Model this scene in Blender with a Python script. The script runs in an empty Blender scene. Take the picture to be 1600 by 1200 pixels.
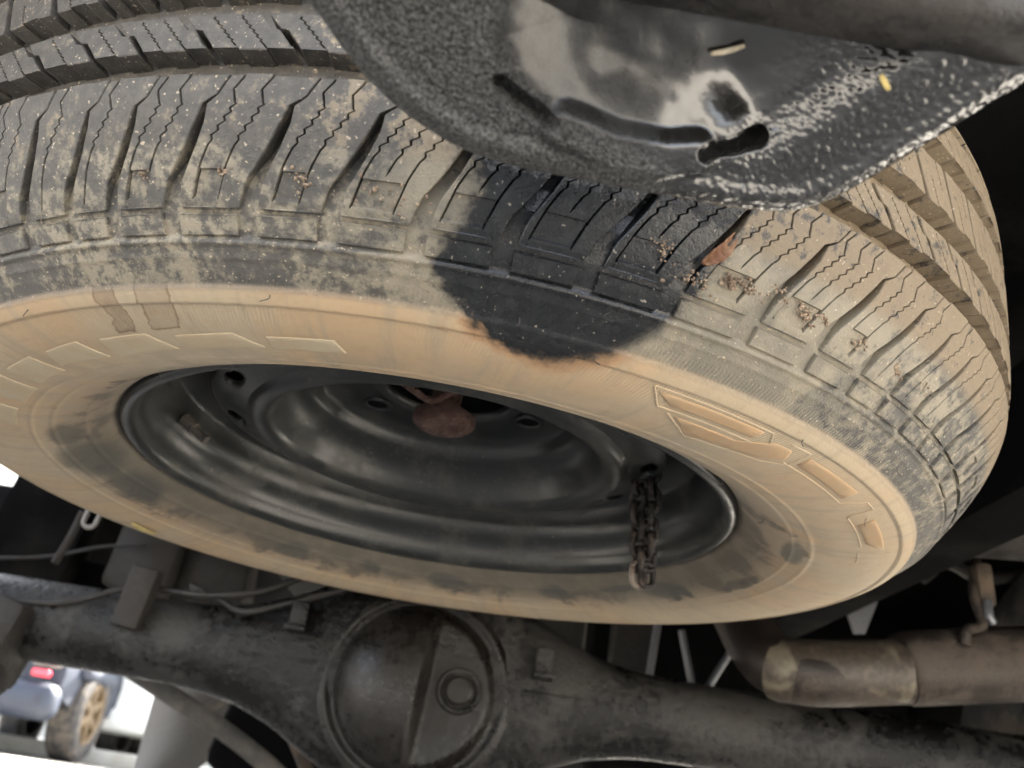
import bpy, bmesh, math, random
import numpy as np
from mathutils import Vector, Matrix

random.seed(7)
rng = np.random.default_rng(7)
scene = bpy.context.scene
col = scene.collection
R = math.radians

# ------------------------------------------------------------------ camera, light, exposure
F, CAMZ = 1500.0, 0.20
PITCH, ROLL = R(23.57), R(9.02)
fwd = Vector((0, math.cos(PITCH), math.sin(PITCH)))
rt0 = Vector((1, 0, 0)); up0 = rt0.cross(fwd)
rgt = rt0 * math.cos(ROLL) + up0 * math.sin(ROLL)
upv = up0 * math.cos(ROLL) - rt0 * math.sin(ROLL)
CAM = Vector((0, 0, CAMZ))
cam_d = bpy.data.cameras.new("camera")
cam_d.sensor_width = 36
cam_d.lens = F / 1600 * 36
cam_d.clip_start = 0.01
cam_d.clip_end = 400
cam_d.dof.use_dof = True
cam_d.dof.focus_distance = 0.47
cam_d.dof.aperture_fstop = 12
cam = bpy.data.objects.new("camera", cam_d)
cam.matrix_world = Matrix(((rgt.x, upv.x, -fwd.x, CAM.x), (rgt.y, upv.y, -fwd.y, CAM.y),
                           (rgt.z, upv.z, -fwd.z, CAM.z), (0, 0, 0, 1)))
col.objects.link(cam)
scene.camera = cam

world = bpy.data.worlds.new("World")
scene.world = world
world.use_nodes = True
wn = world.node_tree
sky = wn.nodes.new("ShaderNodeTexSky")
sky.sky_type = 'NISHITA'
sky.sun_disc = False
sky.air_density = 0.8; sky.dust_density = 6.0; sky.ozone_density = 0.3
SUN_EL, SUN_AZ = R(44), R(28)             # azimuth from +Y clockwise: ahead and to the right, so the camera side is in the truck's shade
sky.sun_elevation = SUN_EL
sky.sun_rotation = SUN_AZ
hazy = wn.nodes.new("ShaderNodeHueSaturation")           # thin white haze: a paler sky than the clear-air model gives
hazy.inputs["Saturation"].default_value = 0.35
wn.links.new(sky.outputs[0], hazy.inputs["Color"])
wn.links.new(hazy.outputs[0], wn.nodes["Background"].inputs[0])
wn.nodes["Background"].inputs[1].default_value = 0.13
sun_d = bpy.data.lights.new("sun", 'SUN')
sun_d.energy = 4.0
sun_d.angle = R(0.6)
sun_d.color = (1, 0.95, 0.87)
sun = bpy.data.objects.new("sun", sun_d)
sdir = Vector((math.sin(SUN_AZ) * math.cos(SUN_EL), math.cos(SUN_AZ) * math.cos(SUN_EL), math.sin(SUN_EL)))
sun.rotation_euler = sdir.to_track_quat('Z', 'Y').to_euler()
col.objects.link(sun)
scene.view_settings.view_transform = 'Standard'
scene.view_settings.look = 'None'
scene.view_settings.gamma = 1
scene.view_settings.use_curve_mapping = False
scene.view_settings.exposure = 3.6

def at(px, py, Y):
    """point of the place seen at photo pixel (px, py), Y metres ahead of the camera"""
    d = fwd + rgt * ((px - 800) / F) - upv * ((py - 600) / F)
    return CAM + d * (Y / d.y)

# ------------------------------------------------------------------ helpers
def tag(o, label=None, cat=None, group=None, kind=None):
    if label: o["label"] = label
    if cat: o["category"] = cat
    if group: o["group"] = group
    if kind: o["kind"] = kind
    return o

def empty(name, loc=(0, 0, 0), rz=0, parent=None):
    o = bpy.data.objects.new(name, None)
    o.location = loc
    o.rotation_euler = (0, 0, rz)
    o.empty_display_size = 0.05
    col.objects.link(o)
    if parent: o.parent = parent
    return o

def link_mesh(name, me, mat=None, parent=None, smooth=True):
    o = bpy.data.objects.new(name, me)
    if mat and not me.materials: me.materials.append(mat)
    if smooth: me.polygons.foreach_set("use_smooth", [True] * len(me.polygons))
    col.objects.link(o)
    if parent: o.parent = parent
    return o

def mesh_from(name, verts, faces, mat=None, parent=None, smooth=True):
    me = bpy.data.meshes.new(name)
    me.from_pydata([tuple(map(float, v)) for v in verts], [], [tuple(map(int, f)) for f in faces])
    me.update()
    return link_mesh(name, me, mat, parent, smooth)

def auto_smooth(o, ang=35):
    me = o.data
    bm = bmesh.new(); bm.from_mesh(me)
    for e in bm.edges:
        if len(e.link_faces) == 2 and e.calc_face_angle(0) > R(ang): e.smooth = False
    bm.to_mesh(me); bm.free()
    return o

def build(name, bm, mat, parent=None, smooth=True, ang=35):
    bmesh.ops.recalc_face_normals(bm, faces=bm.faces)
    me = bpy.data.meshes.new(name)
    bm.to_mesh(me); bm.free()
    o = link_mesh(name, me, mat, parent, smooth)
    if smooth: auto_smooth(o, ang)
    return o

def add_box(bm, c, s, rot=None, bevel=0.0, seg=2):
    m = Matrix.Translation(c) @ (rot.to_4x4() if rot else Matrix.Identity(4)) @ Matrix.Diagonal((*s, 1))
    r = bmesh.ops.create_cube(bm, size=1, matrix=m)
    if bevel:
        es = list({e for v in r['verts'] for e in v.link_edges})
        bmesh.ops.bevel(bm, geom=es, offset=bevel, segments=seg, profile=0.5, affect='EDGES')

def smooth_path(pts, n):
    """Catmull-Rom through pts"""
    P = [Vector(p) for p in pts]
    P = [P[0] * 2 - P[1]] + P + [P[-1] * 2 - P[-2]]
    out = []
    for i in range(1, len(P) - 2):
        for k in range(n):
            t = k / n
            a, b, c, d = P[i - 1:i + 3]
            out.append(0.5 * ((2 * b) + (c - a) * t + (2 * a - 5 * b + 4 * c - d) * t * t + (3 * b - a - 3 * c + d) * t ** 3))
    out.append(P[-2])
    return out

def add_tube(bm, pts, rad, seg=14, closed=False, caps=True):
    n = len(pts)
    rads = rad if hasattr(rad, '__len__') else [rad] * n
    rings = []
    prev = None
    for i in range(n):
        if closed: t = pts[(i + 1) % n] - pts[i - 1]
        else: t = pts[min(i + 1, n - 1)] - pts[max(i - 1, 0)]
        t.normalize()
        if prev is None:
            a = t.orthogonal().normalized()
        else:
            a = (prev - t * prev.dot(t)).normalized()
        prev = a
        b = t.cross(a)
        rings.append([bm.verts.new(pts[i] + (a * math.cos(q) + b * math.sin(q)) * rads[i])
                      for q in [2 * math.pi * k / seg for k in range(seg)]])
    m = n if closed else n - 1
    for i in range(m):
        A, B = rings[i], rings[(i + 1) % n]
        for k in range(seg):
            bm.faces.new((A[k], A[(k + 1) % seg], B[(k + 1) % seg], B[k]))
    if caps and not closed:
        bm.faces.new(rings[0][::-1]); bm.faces.new(rings[-1])

def tube(name, pts, rad, mat, parent=None, seg=14, closed=False):
    bm = bmesh.new(); add_tube(bm, [Vector(p) for p in pts], rad, seg, closed)
    return build(name, bm, mat, parent, ang=50)

def add_lathe(bm, prof, seg=96, mat=Matrix.Identity(4), closed=False):
    rings = [[bm.verts.new(mat @ Vector((r * math.cos(a), r * math.sin(a), z))) for a in
              [2 * math.pi * k / seg for k in range(seg)]] for r, z in prof]
    n = len(prof)
    for i in range(n if closed else n - 1):
        A, B = rings[i], rings[(i + 1) % n]
        for k in range(seg):
            bm.faces.new((A[k], A[(k + 1) % seg], B[(k + 1) % seg], B[k]))
    return rings

# ------------------------------------------------------------------ materials
class NT:
    def __init__(s, name):
        s.m = bpy.data.materials.new(name); s.m.use_nodes = True
        s.t = s.m.node_tree; s.b = s.t.nodes["Principled BSDF"]
    def n(s, typ, **kw):
        x = s.t.nodes.new("ShaderNode" + typ)
        for k, v in kw.items(): setattr(x, k, v)
        return x
    def put(s, v, sock):
        if hasattr(v, "is_output"): s.t.links.new(v, sock)
        elif isinstance(v, (tuple, list)) and len(v) == 3 and sock.type == 'RGBA': sock.default_value = (*v, 1)
        else: sock.default_value = v
    def math(s, op, a, b=0.0, c=0.0, clamp=False):
        x = s.n("Math", operation=op, use_clamp=clamp)
        s.put(a, x.inputs[0]); s.put(b, x.inputs[1]); s.put(c, x.inputs[2])
        return x.outputs[0]
    def ss(s, v, a, b, lo=0.0, hi=1.0):
        x = s.n("MapRange", interpolation_type='SMOOTHSTEP')
        s.put(v, x.inputs[0])
        for i, q in enumerate((a, b, lo, hi)): s.put(q, x.inputs[1 + i])
        return x.outputs[0]
    def noise(s, vec, scale, detail=4, rough=0.6, dist=0.0):
        x = s.n("TexNoise"); s.put(vec, x.inputs["Vector"])
        x.inputs["Scale"].default_value = scale; x.inputs["Detail"].default_value = detail
        x.inputs["Roughness"].default_value = rough; x.inputs["Distortion"].default_value = dist
        return x.outputs["Fac"]
    def voro(s, vec, scale, feature='F1'):
        x = s.n("TexVoronoi", feature=feature); s.put(vec, x.inputs["Vector"]); x.inputs["Scale"].default_value = scale
        return x.outputs["Distance"]
    def mix(s, f, a, b):
        x = s.n("Mix", data_type='RGBA'); s.put(f, x.inputs[0]); s.put(a, x.inputs[6]); s.put(b, x.inputs[7])
        return x.outputs[2]
    def obj(s): return s.n("TexCoord").outputs["Object"]
    def bump(s, h, dist=0.001, strength=1.0, prev=None):
        x = s.n("Bump"); x.inputs["Strength"].default_value = strength; x.inputs["Distance"].default_value = dist
        s.put(h, x.inputs["Height"])
        if prev is not None: s.put(prev, x.inputs["Normal"])
        return x.outputs[0]
    def out(s, colr=None, rough=None, metal=None, normal=None, spec=None):
        for v, k in ((colr, "Base Color"), (rough, "Roughness"), (metal, "Metallic"), (normal, "Normal"), (spec, "Specular IOR Level")):
            if v is not None: s.put(v, s.b.inputs[k])
        return s.m

def dirty(name, base, dirt, rough=0.5, amount=0.5, scale=12, metal=0.0, bump=0.0006, fine=260, dirt_rough=0.85):
    t = NT(name); v = t.obj()
    n1 = t.noise(v, scale, 6, 0.65); n2 = t.noise(v, fine, 3, 0.6)
    f = t.ss(t.math('ADD', n1, t.math('MULTIPLY', t.math('SUBTRACT', n2, 0.5), 0.35)), 0.62 - amount * 0.35, 0.78 - amount * 0.35)
    c = t.mix(f, base, dirt)
    c = t.mix(t.math('MULTIPLY', t.ss(n2, 0.35, 0.75), 0.35), c, tuple(x * 0.5 for x in base))
    r = t.math('ADD', t.math('MULTIPLY', f, dirt_rough - rough), rough)
    m = t.math('MULTIPLY', t.math('SUBTRACT', 1.0, f), metal)
    nb = t.bump(t.math('ADD', n1, t.math('MULTIPLY', n2, 0.4)), bump * 4, 0.8)
    return t.out(c, r, m, nb)

M = {}
M['ground'] = dirty('concrete ground', (0.30, 0.28, 0.245), (0.36, 0.34, 0.30), 0.85, 0.5, 3, fine=90, bump=0.001)
M['kerb'] = dirty('kerb concrete', (0.52, 0.52, 0.48), (0.4, 0.38, 0.33), 0.8, 0.4, 3)
M['under'] = dirty('underbody black', (0.006, 0.006, 0.0065), (0.014, 0.0135, 0.013), 0.9, 0.35, 6)
def oily_cast(name, base, dirt, scale, relief=.0035, r0=.24):
    t = NT(name); v = t.obj()
    n1 = t.noise(v, scale, 5, .6, .5); n2 = t.noise(v, 110, 4, .65); n3 = t.noise(v, 380, 3, .6)
    f = t.ss(t.math('ADD', n1, t.math('MULTIPLY', t.math('SUBTRACT', n2, .5), .5)), .42, .66)
    c = t.mix(f, base, dirt)
    c = t.mix(t.ss(n3, .66, .74), c, tuple(q * .4 for q in base))
    r = t.math('ADD', r0, t.math('MULTIPLY', f, .30))
    return t.out(c, r, None, t.bump(t.math('ADD', t.math('ADD', n2, n1), t.math('MULTIPLY', n3, .5)), relief, .8), .4)
M['under'].node_tree.nodes['Principled BSDF'].inputs['Specular IOR Level'].default_value = 0.03
M['axle'] = oily_cast('axle cast oily', (0.007, 0.0065, 0.006), (0.052, 0.049, 0.045), 8)
M['cover'] = oily_cast('cover oily', (0.012, 0.010, 0.0085), (0.024, 0.021, 0.018), 5, .0012, .22)
M['tube'] = dirty('axle tube dust', (0.018, 0.0155, 0.014), (0.038, 0.033, 0.029), 0.6, 0.6, 14, bump=0.001, fine=150)
M['exhaust'] = dirty('exhaust steel', (0.032, 0.025, 0.020), (0.085, 0.065, 0.05), 0.45, 0.4, 9, metal=0.4, bump=0.0005)
def sleeve_mat():
    t = NT('exhaust sleeve'); v = t.obj(); n1 = t.noise(v, 16, 3, .5, 1.2); n2 = t.noise(v, 150, 4, .6)
    f = t.ss(t.math('ADD', n1, t.math('MULTIPLY', t.math('SUBTRACT', n2, .5), .12)), .46, .66)
    c = t.mix(f, t.mix(t.ss(n2, .35, .65), (0.045, 0.035, 0.026), (0.07, 0.055, 0.04)), (0.16, 0.137, 0.098))
    return t.out(c, .5, .1, t.bump(n2, .001, .5))
M['sleeve'] = sleeve_mat()
M['rubber'] = dirty('road rubber', (0.02, 0.02, 0.021), (0.1, 0.085, 0.07), 0.7, 0.5, 10)
M['line'] = dirty('brake line', (0.02, 0.018, 0.017), (0.04, 0.035, 0.031), 0.5, 0.4, 30)
M['rust'] = dirty('rust', (0.075, 0.034, 0.025), (0.12, 0.072, 0.056), 0.85, 0.5, 90, bump=0.003, fine=400)
M['chain'] = dirty('rusty chain', (0.009, 0.006, 0.005), (0.045, 0.028, 0.021), 0.42, 0.35, 70, metal=0.2, bump=0.0012, fine=500, dirt_rough=0.6)
M['chain_end'] = dirty('worn chain', (0.045, 0.032, 0.025), (0.20, 0.165, 0.135), 0.4, 0.5, 90, metal=0.3, bump=0.001, fine=500, dirt_rough=0.5)
M['steel'] = dirty('bright rod', (0.22, 0.225, 0.24), (0.12, 0.115, 0.11), 0.35, 0.3, 20, metal=0.7)
M['pale'] = dirty('pale plastic', (0.24, 0.23, 0.22), (0.2, 0.185, 0.165), 0.6, 0.35, 5)
M['alu'] = dirty('aluminium shield', (0.4, 0.41, 0.43), (0.3, 0.3, 0.3), 0.4, 0.2, 9, metal=0.3)
M['arm'] = dirty('dusty arm', (0.10, 0.095, 0.088), (0.2, 0.178, 0.15), 0.7, 0.5, 15)
M['tan'] = dirty('dusty rubber hanger', (0.05, 0.036, 0.026), (0.12, 0.088, 0.06), 0.75, 0.5, 30)
M['suv'] = dirty('blue grey paint', (0.017, 0.024, 0.042), (0.026, 0.03, 0.042), 0.5, 0.3, 4, bump=0.0001)
M['white'] = dirty('white paint', (0.8, 0.82, 0.8), (0.68, 0.68, 0.64), 0.3, 0.2, 3, bump=0.0001)
M['glass'] = dirty('dark glass', (0.02, 0.025, 0.03), (0.05, 0.05, 0.05), 0.08, 0.1, 3, bump=0.0001)
M['gold'] = dirty('gold rim', (0.15, 0.105, 0.055), (0.11, 0.08, 0.05), 0.45, 0.3, 6, metal=0.3, bump=0.0002)
M['red'] = dirty('red lens', (0.75, 0.06, 0.09), (0.6, 0.1, 0.1), 0.25, 0.2, 4, bump=0.0001)
M['wall'] = dirty('pale wall', (0.74, 0.75, 0.7), (0.66, 0.66, 0.6), 0.9, 0.3, 1)
M['petal'] = dirty('yellow petal', (0.62, 0.5, 0.2), (0.5, 0.38, 0.16), 0.7, 0.3, 100)
M['leaf'] = dirty('dry leaf', (0.17, 0.075, 0.036), (0.27, 0.155, 0.085), 0.75, 0.5, 70, bump=0.0006)
M['straw'] = dirty('pale leaf', (0.5, 0.46, 0.36), (0.4, 0.34, 0.24), 0.7, 0.3, 90)
M['crumb'] = dirty('mud crumbs', (0.20, 0.14, 0.095), (0.36, 0.27, 0.185), 0.95, 0.5, 150)

# ------------------------------------------------------------------ ground and backdrop
def quad(name, x0, x1, y0, y1, z, mat):
    return mesh_from(name, [(x0, y0, z), (x1, y0, z), (x1, y1, z), (x0, y1, z)], [(0, 1, 2, 3)], mat, None, False)
tag(quad('ground', -150, 150, -120, 200, 0, M['ground']), kind='structure')
bm = bmesh.new()
add_box(bm, (0, 10.1, 0.07), (80, 0.3, 0.14), bevel=0.02)
tag(build('kerb', bm, M['kerb']), kind='structure')
tag(quad('pavement', -40, 40, 10.25, 16.4, 0.135, M['kerb']), kind='structure')

# ------------------------------------------------------------------ spare wheel
WZ = CAMZ + 0.2065
spare = empty('spare_wheel', (-0.6925 * math.sin(R(3.96)), 0.6925 * math.cos(R(3.96)), WZ), R(3.96))
tag(spare, 'muddy spare wheel with black oil patch slung flat under the truck', 'spare wheel')

CZ = 0.212                                        # the tyre is symmetric about z = CZ / 2
PR = [(.2215, .003), (.232, -.008), (.25, -.019), (.275, -.027), (.30, -.0295), (.318, -.0275), (.332, -.022), (.3486, -.0097),
      (.361, .004), (.3715, .018), (.3800, .032), (.3855, .0455), (.388, .060), (.389, .083), (.3892, .106)]
PRF = np.array(PR + [(r, CZ - z) for r, z in PR[-2::-1]])
def spline(P, n):
    Q = np.vstack([2 * P[0] - P[1], P, 2 * P[-1] - P[-2]])
    out = []
    t = np.linspace(0, 1, n, endpoint=False)[:, None]
    for i in range(1, len(Q) - 2):
        a, b, c, d = Q[i - 1:i + 3]
        out.append(0.5 * (2 * b + (c - a) * t + (2 * a - 5 * b + 4 * c - d) * t ** 2 + (3 * b - a - 3 * c + d) * t ** 3))
    return np.vstack(out + [P[-1:]])
fine = spline(PRF, 60)
arc = np.r_[0, np.cumsum(np.hypot(*np.diff(fine, axis=0).T))]
dr, dz = np.gradient(fine[:, 0], arc), np.gradient(fine[:, 1], arc)
ln = np.hypot(dr, dz)
nr_, nz_ = dz / ln, -dr / ln                      # outward normal in the (r, z) half plane
mid = np.where((fine[:, 1] > -0.012) & (fine[:, 1] < CZ + 0.012) & (fine[:, 0] > 0.34))[0]
zt = fine[mid, 1]
def surf(z):                                      # tread surface radius and normal at height z
    return np.interp(z, zt, fine[mid, 0]), np.interp(z, zt, nr_[mid]), np.interp(z, zt, nz_[mid])
def depth(z):
    z = np.minimum(z, CZ - z)
    return np.interp(z, [-.0092, -.0086, .0005, .004, .012, .021, .05], [0, .0020, .0023, .0030, .0055, .0105, .0115])

# --- material: rubber with dust, oil and drips, all in the wheel's own coordinates
def tyre_material():
    t = NT('tyre rubber')
    tc = t.n("TexCoord"); tc.object = spare
    P = tc.outputs["Object"]
    sp = t.n("SeparateXYZ"); t.put(P, sp.inputs[0])
    x, y, z = sp.outputs
    r = t.math('SQRT', t.math('ADD', t.math('MULTIPLY', x, x), t.math('MULTIPLY', y, y)))
    th = t.math('MULTIPLY', t.math('ARCTAN2', y, x), 180 / math.pi)
    nbig = t.noise(P, 9, 3, 0.5); nmid = t.noise(P, 38, 5, 0.62, 0.4); nsm = t.noise(P, 160, 5, 0.7); ngrit = t.noise(P, 900, 2, 0.6)
    side = t.ss(t.math('SUBTRACT', r, t.math('MULTIPLY', z, 1.0)), 0.338, 0.366, 1.0, 0.0)      # 1 on the sidewall
    low = t.ss(z, -0.004, 0.004, 1.0, 0.0)
    sidew = t.ss(r, 0.331, 0.3345, 1.0, 0.0)                    # inside the outer rib
    shoul = t.math('MULTIPLY', t.ss(r, 0.3325, 0.335), t.ss(z, 0.018, 0.026, 1.0, 0.0))
    nj = t.math('SUBTRACT', nmid, 0.5)
    nj2 = t.math('SUBTRACT', nsm, 0.5)
    # colours
    rub = t.mix(t.ss(nsm, 0.35, 0.7), (0.040, 0.040, 0.040), (0.085, 0.080, 0.073))
    dust = t.mix(t.ss(nbig, 0.35, 0.65), (0.455, 0.325, 0.20), (0.42, 0.345, 0.245))
    cv = t.n("CombineXYZ"); t.put(t.math('MULTIPLY', th, .55), cv.inputs[0]); t.put(t.math('MULTIPLY', r, 9.0), cv.inputs[1])
    streak = t.noise(cv.outputs[0], 1.0, 4, .6, .3)
    dust = t.mix(t.math('MULTIPLY', t.ss(streak, .48, .66), .55), dust, (0.33, 0.275, 0.20))
    dust = t.mix(t.math('MULTIPLY', t.ss(nsm, 0.5, 0.75), 0.35), dust, (0.33, 0.23, 0.14))
    treadd = t.mix(t.ss(th, -112, -70), (0.245, 0.205, 0.15), (0.20, 0.155, 0.102))
    treadd = t.mix(t.math('MULTIPLY', t.ss(nsm, 0.45, 0.7), 0.5), treadd, (0.15, 0.12, 0.083))
    grey = t.mix(t.ss(nmid, 0.4, 0.6), (0.165, 0.148, 0.116), (0.245, 0.215, 0.16))
    # how much dust sits where
    patchy = t.math('ADD', t.math('ADD', t.math('ADD', .2, t.math('MULTIPLY', nmid, .6)), t.math('MULTIPLY', nj2, 0.95)), t.math('MULTIPLY', t.math('SUBTRACT', nbig, 0.5), 0.5))
    wear = t.ss(th, -112, -70, 0.585, 0.25)
    ftread = t.ss(t.math('ADD', patchy, t.math('MULTIPLY', nj2, 0.35)), wear, t.math('ADD', wear, 0.2))
    ftread = t.math('ADD', t.math('MULTIPLY', ftread, 0.86), 0.10)
    fshould = t.ss(patchy, t.math('ADD', t.ss(th, -112, -72, 0.46, 0.10), t.ss(th, -68, -50, 0.0, 0.36)), t.math('ADD', t.ss(th, -112, -72, 0.64, 0.40), t.ss(th, -68, -50, 0.0, 0.28)))
    fshould = t.math('ADD', t.math('MULTIPLY', fshould, 0.78), 0.16)
    c = t.mix(ftread, rub, treadd)
    c = t.mix(shoul, c, t.mix(fshould, rub, grey))
    # sidewall: thick dust; thin and blotchy towards the bead, most of all on the far half
    farside = t.ss(y, -0.12, 0.08)
    bead = t.ss(t.math('ADD', r, t.math('MULTIPLY', nj, 0.045)), t.math('ADD', 0.232, t.math('MULTIPLY', farside, 0.006)),
                t.math('ADD', 0.272, t.math('MULTIPLY', farside, 0.016)))
    fs = t.math('ADD', t.math('MULTIPLY', bead, 0.50), 0.48)
    fs = t.math('MULTIPLY', fs, t.ss(t.math('ADD', t.math('MULTIPLY', nj, 1.2), t.math('ADD', t.math('MULTIPLY', bead, 0.5), t.math('MULTIPLY', nbig, 0.6))), 0.16, 0.44, 0.35, 1.0))
    thin = t.math('MULTIPLY', t.ss(nmid, 0.44, 0.62), t.ss(r, 0.30, 0.27, 0.0, 0.5))
    sidec = t.mix(fs, rub, t.mix(thin, dust, (0.30, 0.26, 0.20)))
    sidec = t.mix(t.math('MULTIPLY', t.math('MULTIPLY', farside, t.ss(t.math('ADD', r, t.math('MULTIPLY', nj, .02)), .266, .240)), .72), sidec, (0.085, 0.076, 0.062))
    # bare black spots on the far inner sidewall
    for a, rr_, wa, wr in ((176, .250, 10, .022), (160, .247, 8, .018), (-170, .254, 6, .012), (118, .247, 5.5, .012), (82, .246, 5, .011), (57, .246, 4, .010), (28, .247, 6, .011), (8, .256, 9, .006), (-18, .262, 7, .008), (100, .243, 3, .006), (40, .242, 6, .006)):
        da = t.math('DIVIDE', t.math('SUBTRACT', t.math('WRAP', t.math('SUBTRACT', th, a), 180.0, -180.0), t.math('MULTIPLY', nj, 9)), wa)
        db = t.math('DIVIDE', t.math('ADD', t.math('SUBTRACT', r, rr_), t.math('MULTIPLY', nj, 0.02)), wr)
        dd = t.math('ADD', t.math('MULTIPLY', da, da), t.math('MULTIPLY', db, db))
        sidec = t.mix(t.ss(dd, 1.15, 0.30, 0.0, 0.68), sidec, (0.05, 0.053, 0.05))
    # drips that ran over the rib on the near left
    for a, ra, wa, tip, amt in ((-118.6, .318, 1.15, .3055, 0.55), (-114.2, .318, 1.55, .3065, 0.33)):
        da = t.math('ABSOLUTE', t.math('ADD', t.math('SUBTRACT', t.math('ADD', th, t.math('MULTIPLY', t.math('SUBTRACT', .332, r), 55.0)), a), t.math('MULTIPLY', nj, 3.0)))
        inside = t.math('MULTIPLY', t.ss(da, wa, wa - 0.18), t.math('MULTIPLY', t.ss(t.math('ADD', r, t.math('MULTIPLY', nj, .012)), tip, tip + .0012), t.ss(r, .3445, .343)))
        core = t.math('MULTIPLY', t.ss(da, wa - 0.15, wa - 0.4), t.ss(t.math('ADD', r, t.math('MULTIPLY', nj, .012)), tip + .0012, tip + .003))
        edge = t.math('MULTIPLY', inside, t.math('SUBTRACT', 1.0, t.math('MULTIPLY', core, 1.0 - amt)))
        sidec = t.mix(t.math('MULTIPLY', edge, t.ss(nsm, 0.2, 0.6, 0.45, 0.8)), sidec, (0.15, 0.095, 0.055))
    c = t.mix(t.math('MULTIPLY', sidew, low), c, sidec)
    # black oil
    da = t.math('ADD', t.math('ADD', th, t.ss(z, -.012, .012, 84.0, 82.4)), t.math('MULTIPLY', nj, 6.0))
    ang = t.ss(t.math('ABSOLUTE', t.math('ADD', da, t.math('MULTIPLY', nj2, 3.5))), 9.6, 7.7)
    rb = t.math('ADD', 0.3150, t.math('MULTIPLY', t.math('MULTIPLY', da, da), 0.00043))
    rad = t.ss(t.math('ADD', t.math('SUBTRACT', r, rb), t.math('ADD', t.math('MULTIPLY', nj, 0.030), t.math('MULTIPLY', nj2, .012))), -0.003, 0.008)
    rad = t.math('MAXIMUM', rad, t.ss(z, 0.002, 0.008))
    oil = t.math('MULTIPLY', ang, rad)
    rim_orange = t.math('MULTIPLY', t.math('MULTIPLY', t.ss(t.math('ABSOLUTE', da), 10.5, 9.0), t.ss(t.math('ADD', t.math('SUBTRACT', r, rb), t.math('MULTIPLY', nj, 0.03)), -0.009, 0.0)), sidew)
    c = t.mix(t.math('MULTIPLY', rim_orange, 0.55), c, (0.30, 0.15, 0.065))
    fresh = t.math('MULTIPLY', oil, t.ss(t.math('ADD', z, t.math('MULTIPLY', nj2, 0.02)), 0.024, 0.032))
    c = t.mix(oil, c, t.mix(t.ss(nsm, 0.4, 0.7), (0.011, 0.012, 0.0135), (0.018, 0.0195, 0.021)))
    c = t.mix(t.math('MULTIPLY', oil, t.ss(t.noise(P, 420, 2, 0.5), 0.70, 0.74)), c, (0.22, 0.2, 0.17))
    c = t.mix(fresh, c, (0.006, 0.006, 0.007))
    # grit specks
    c = t.mix(t.math('MULTIPLY', t.ss(t.noise(P, 520, 2, 0.5), 0.67, 0.72), t.math('MULTIPLY', t.math('SUBTRACT', 1.0, oil), t.math('SUBTRACT', 1.0, t.math('MULTIPLY', sidew, 0.85)))), c, (0.36, 0.30, 0.22))
    rough = t.math('SUBTRACT', t.math('ADD', 0.72, t.math('MULTIPLY', nj2, 0.2)), t.math('MULTIPLY', oil, t.ss(nmid, 0.35, 0.65, 0.54, 0.44)))
    rough = t.math('SUBTRACT', rough, t.math('MULTIPLY', fresh, 0.14))
    rough = t.math('SUBTRACT', rough, t.math('MULTIPLY', t.math('MULTIPLY', t.math('SUBTRACT', 1.0, ftread), t.math('SUBTRACT', 1.0, sidew)), 0.12))
    # relief: fine radial serrations in two bands, grit
    hb = t.math('SINE', t.math('ADD', t.math('MULTIPLY', th, 17.5), t.math('MULTIPLY', r, -500.0)))
    band = t.math('ADD', t.math('MULTIPLY', t.ss(r, .3332, .3340), t.ss(r, .3395, .3385)),
                  t.math('MULTIPLY', t.math('MULTIPLY', t.ss(r, .3250, .3240), t.ss(r, .302, .318)), t.ss(nbig, 0.36, 0.5, 0.15, 0.8)))
    band = t.math('MULTIPLY', t.math('MULTIPLY', band, low), t.ss(nbig, 0.38, 0.5, 0.35, 1.0))
    b1 = t.bump(t.math('MULTIPLY', hb, band), 0.0001, 0.8)
    rel = t.math('ADD', t.math('MULTIPLY', nsm, 0.9), t.math('MULTIPLY', ngrit, 0.55))
    rel = t.math('MULTIPLY', rel, t.math('SUBTRACT', t.math('SUBTRACT', 1.0, t.math('MULTIPLY', oil, 0.35)), t.math('MULTIPLY', sidew, 0.62)))
    rel = t.math('ADD', rel, t.math('MULTIPLY', fresh, t.math('MULTIPLY', t.noise(P, 260, 3, 0.7), 3.0)))
    b2 = t.bump(rel, 0.0009, 0.75, b1)
    return t.out(c, rough, None, b2, 0.45)
M['tyre'] = tyre_material()

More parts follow.
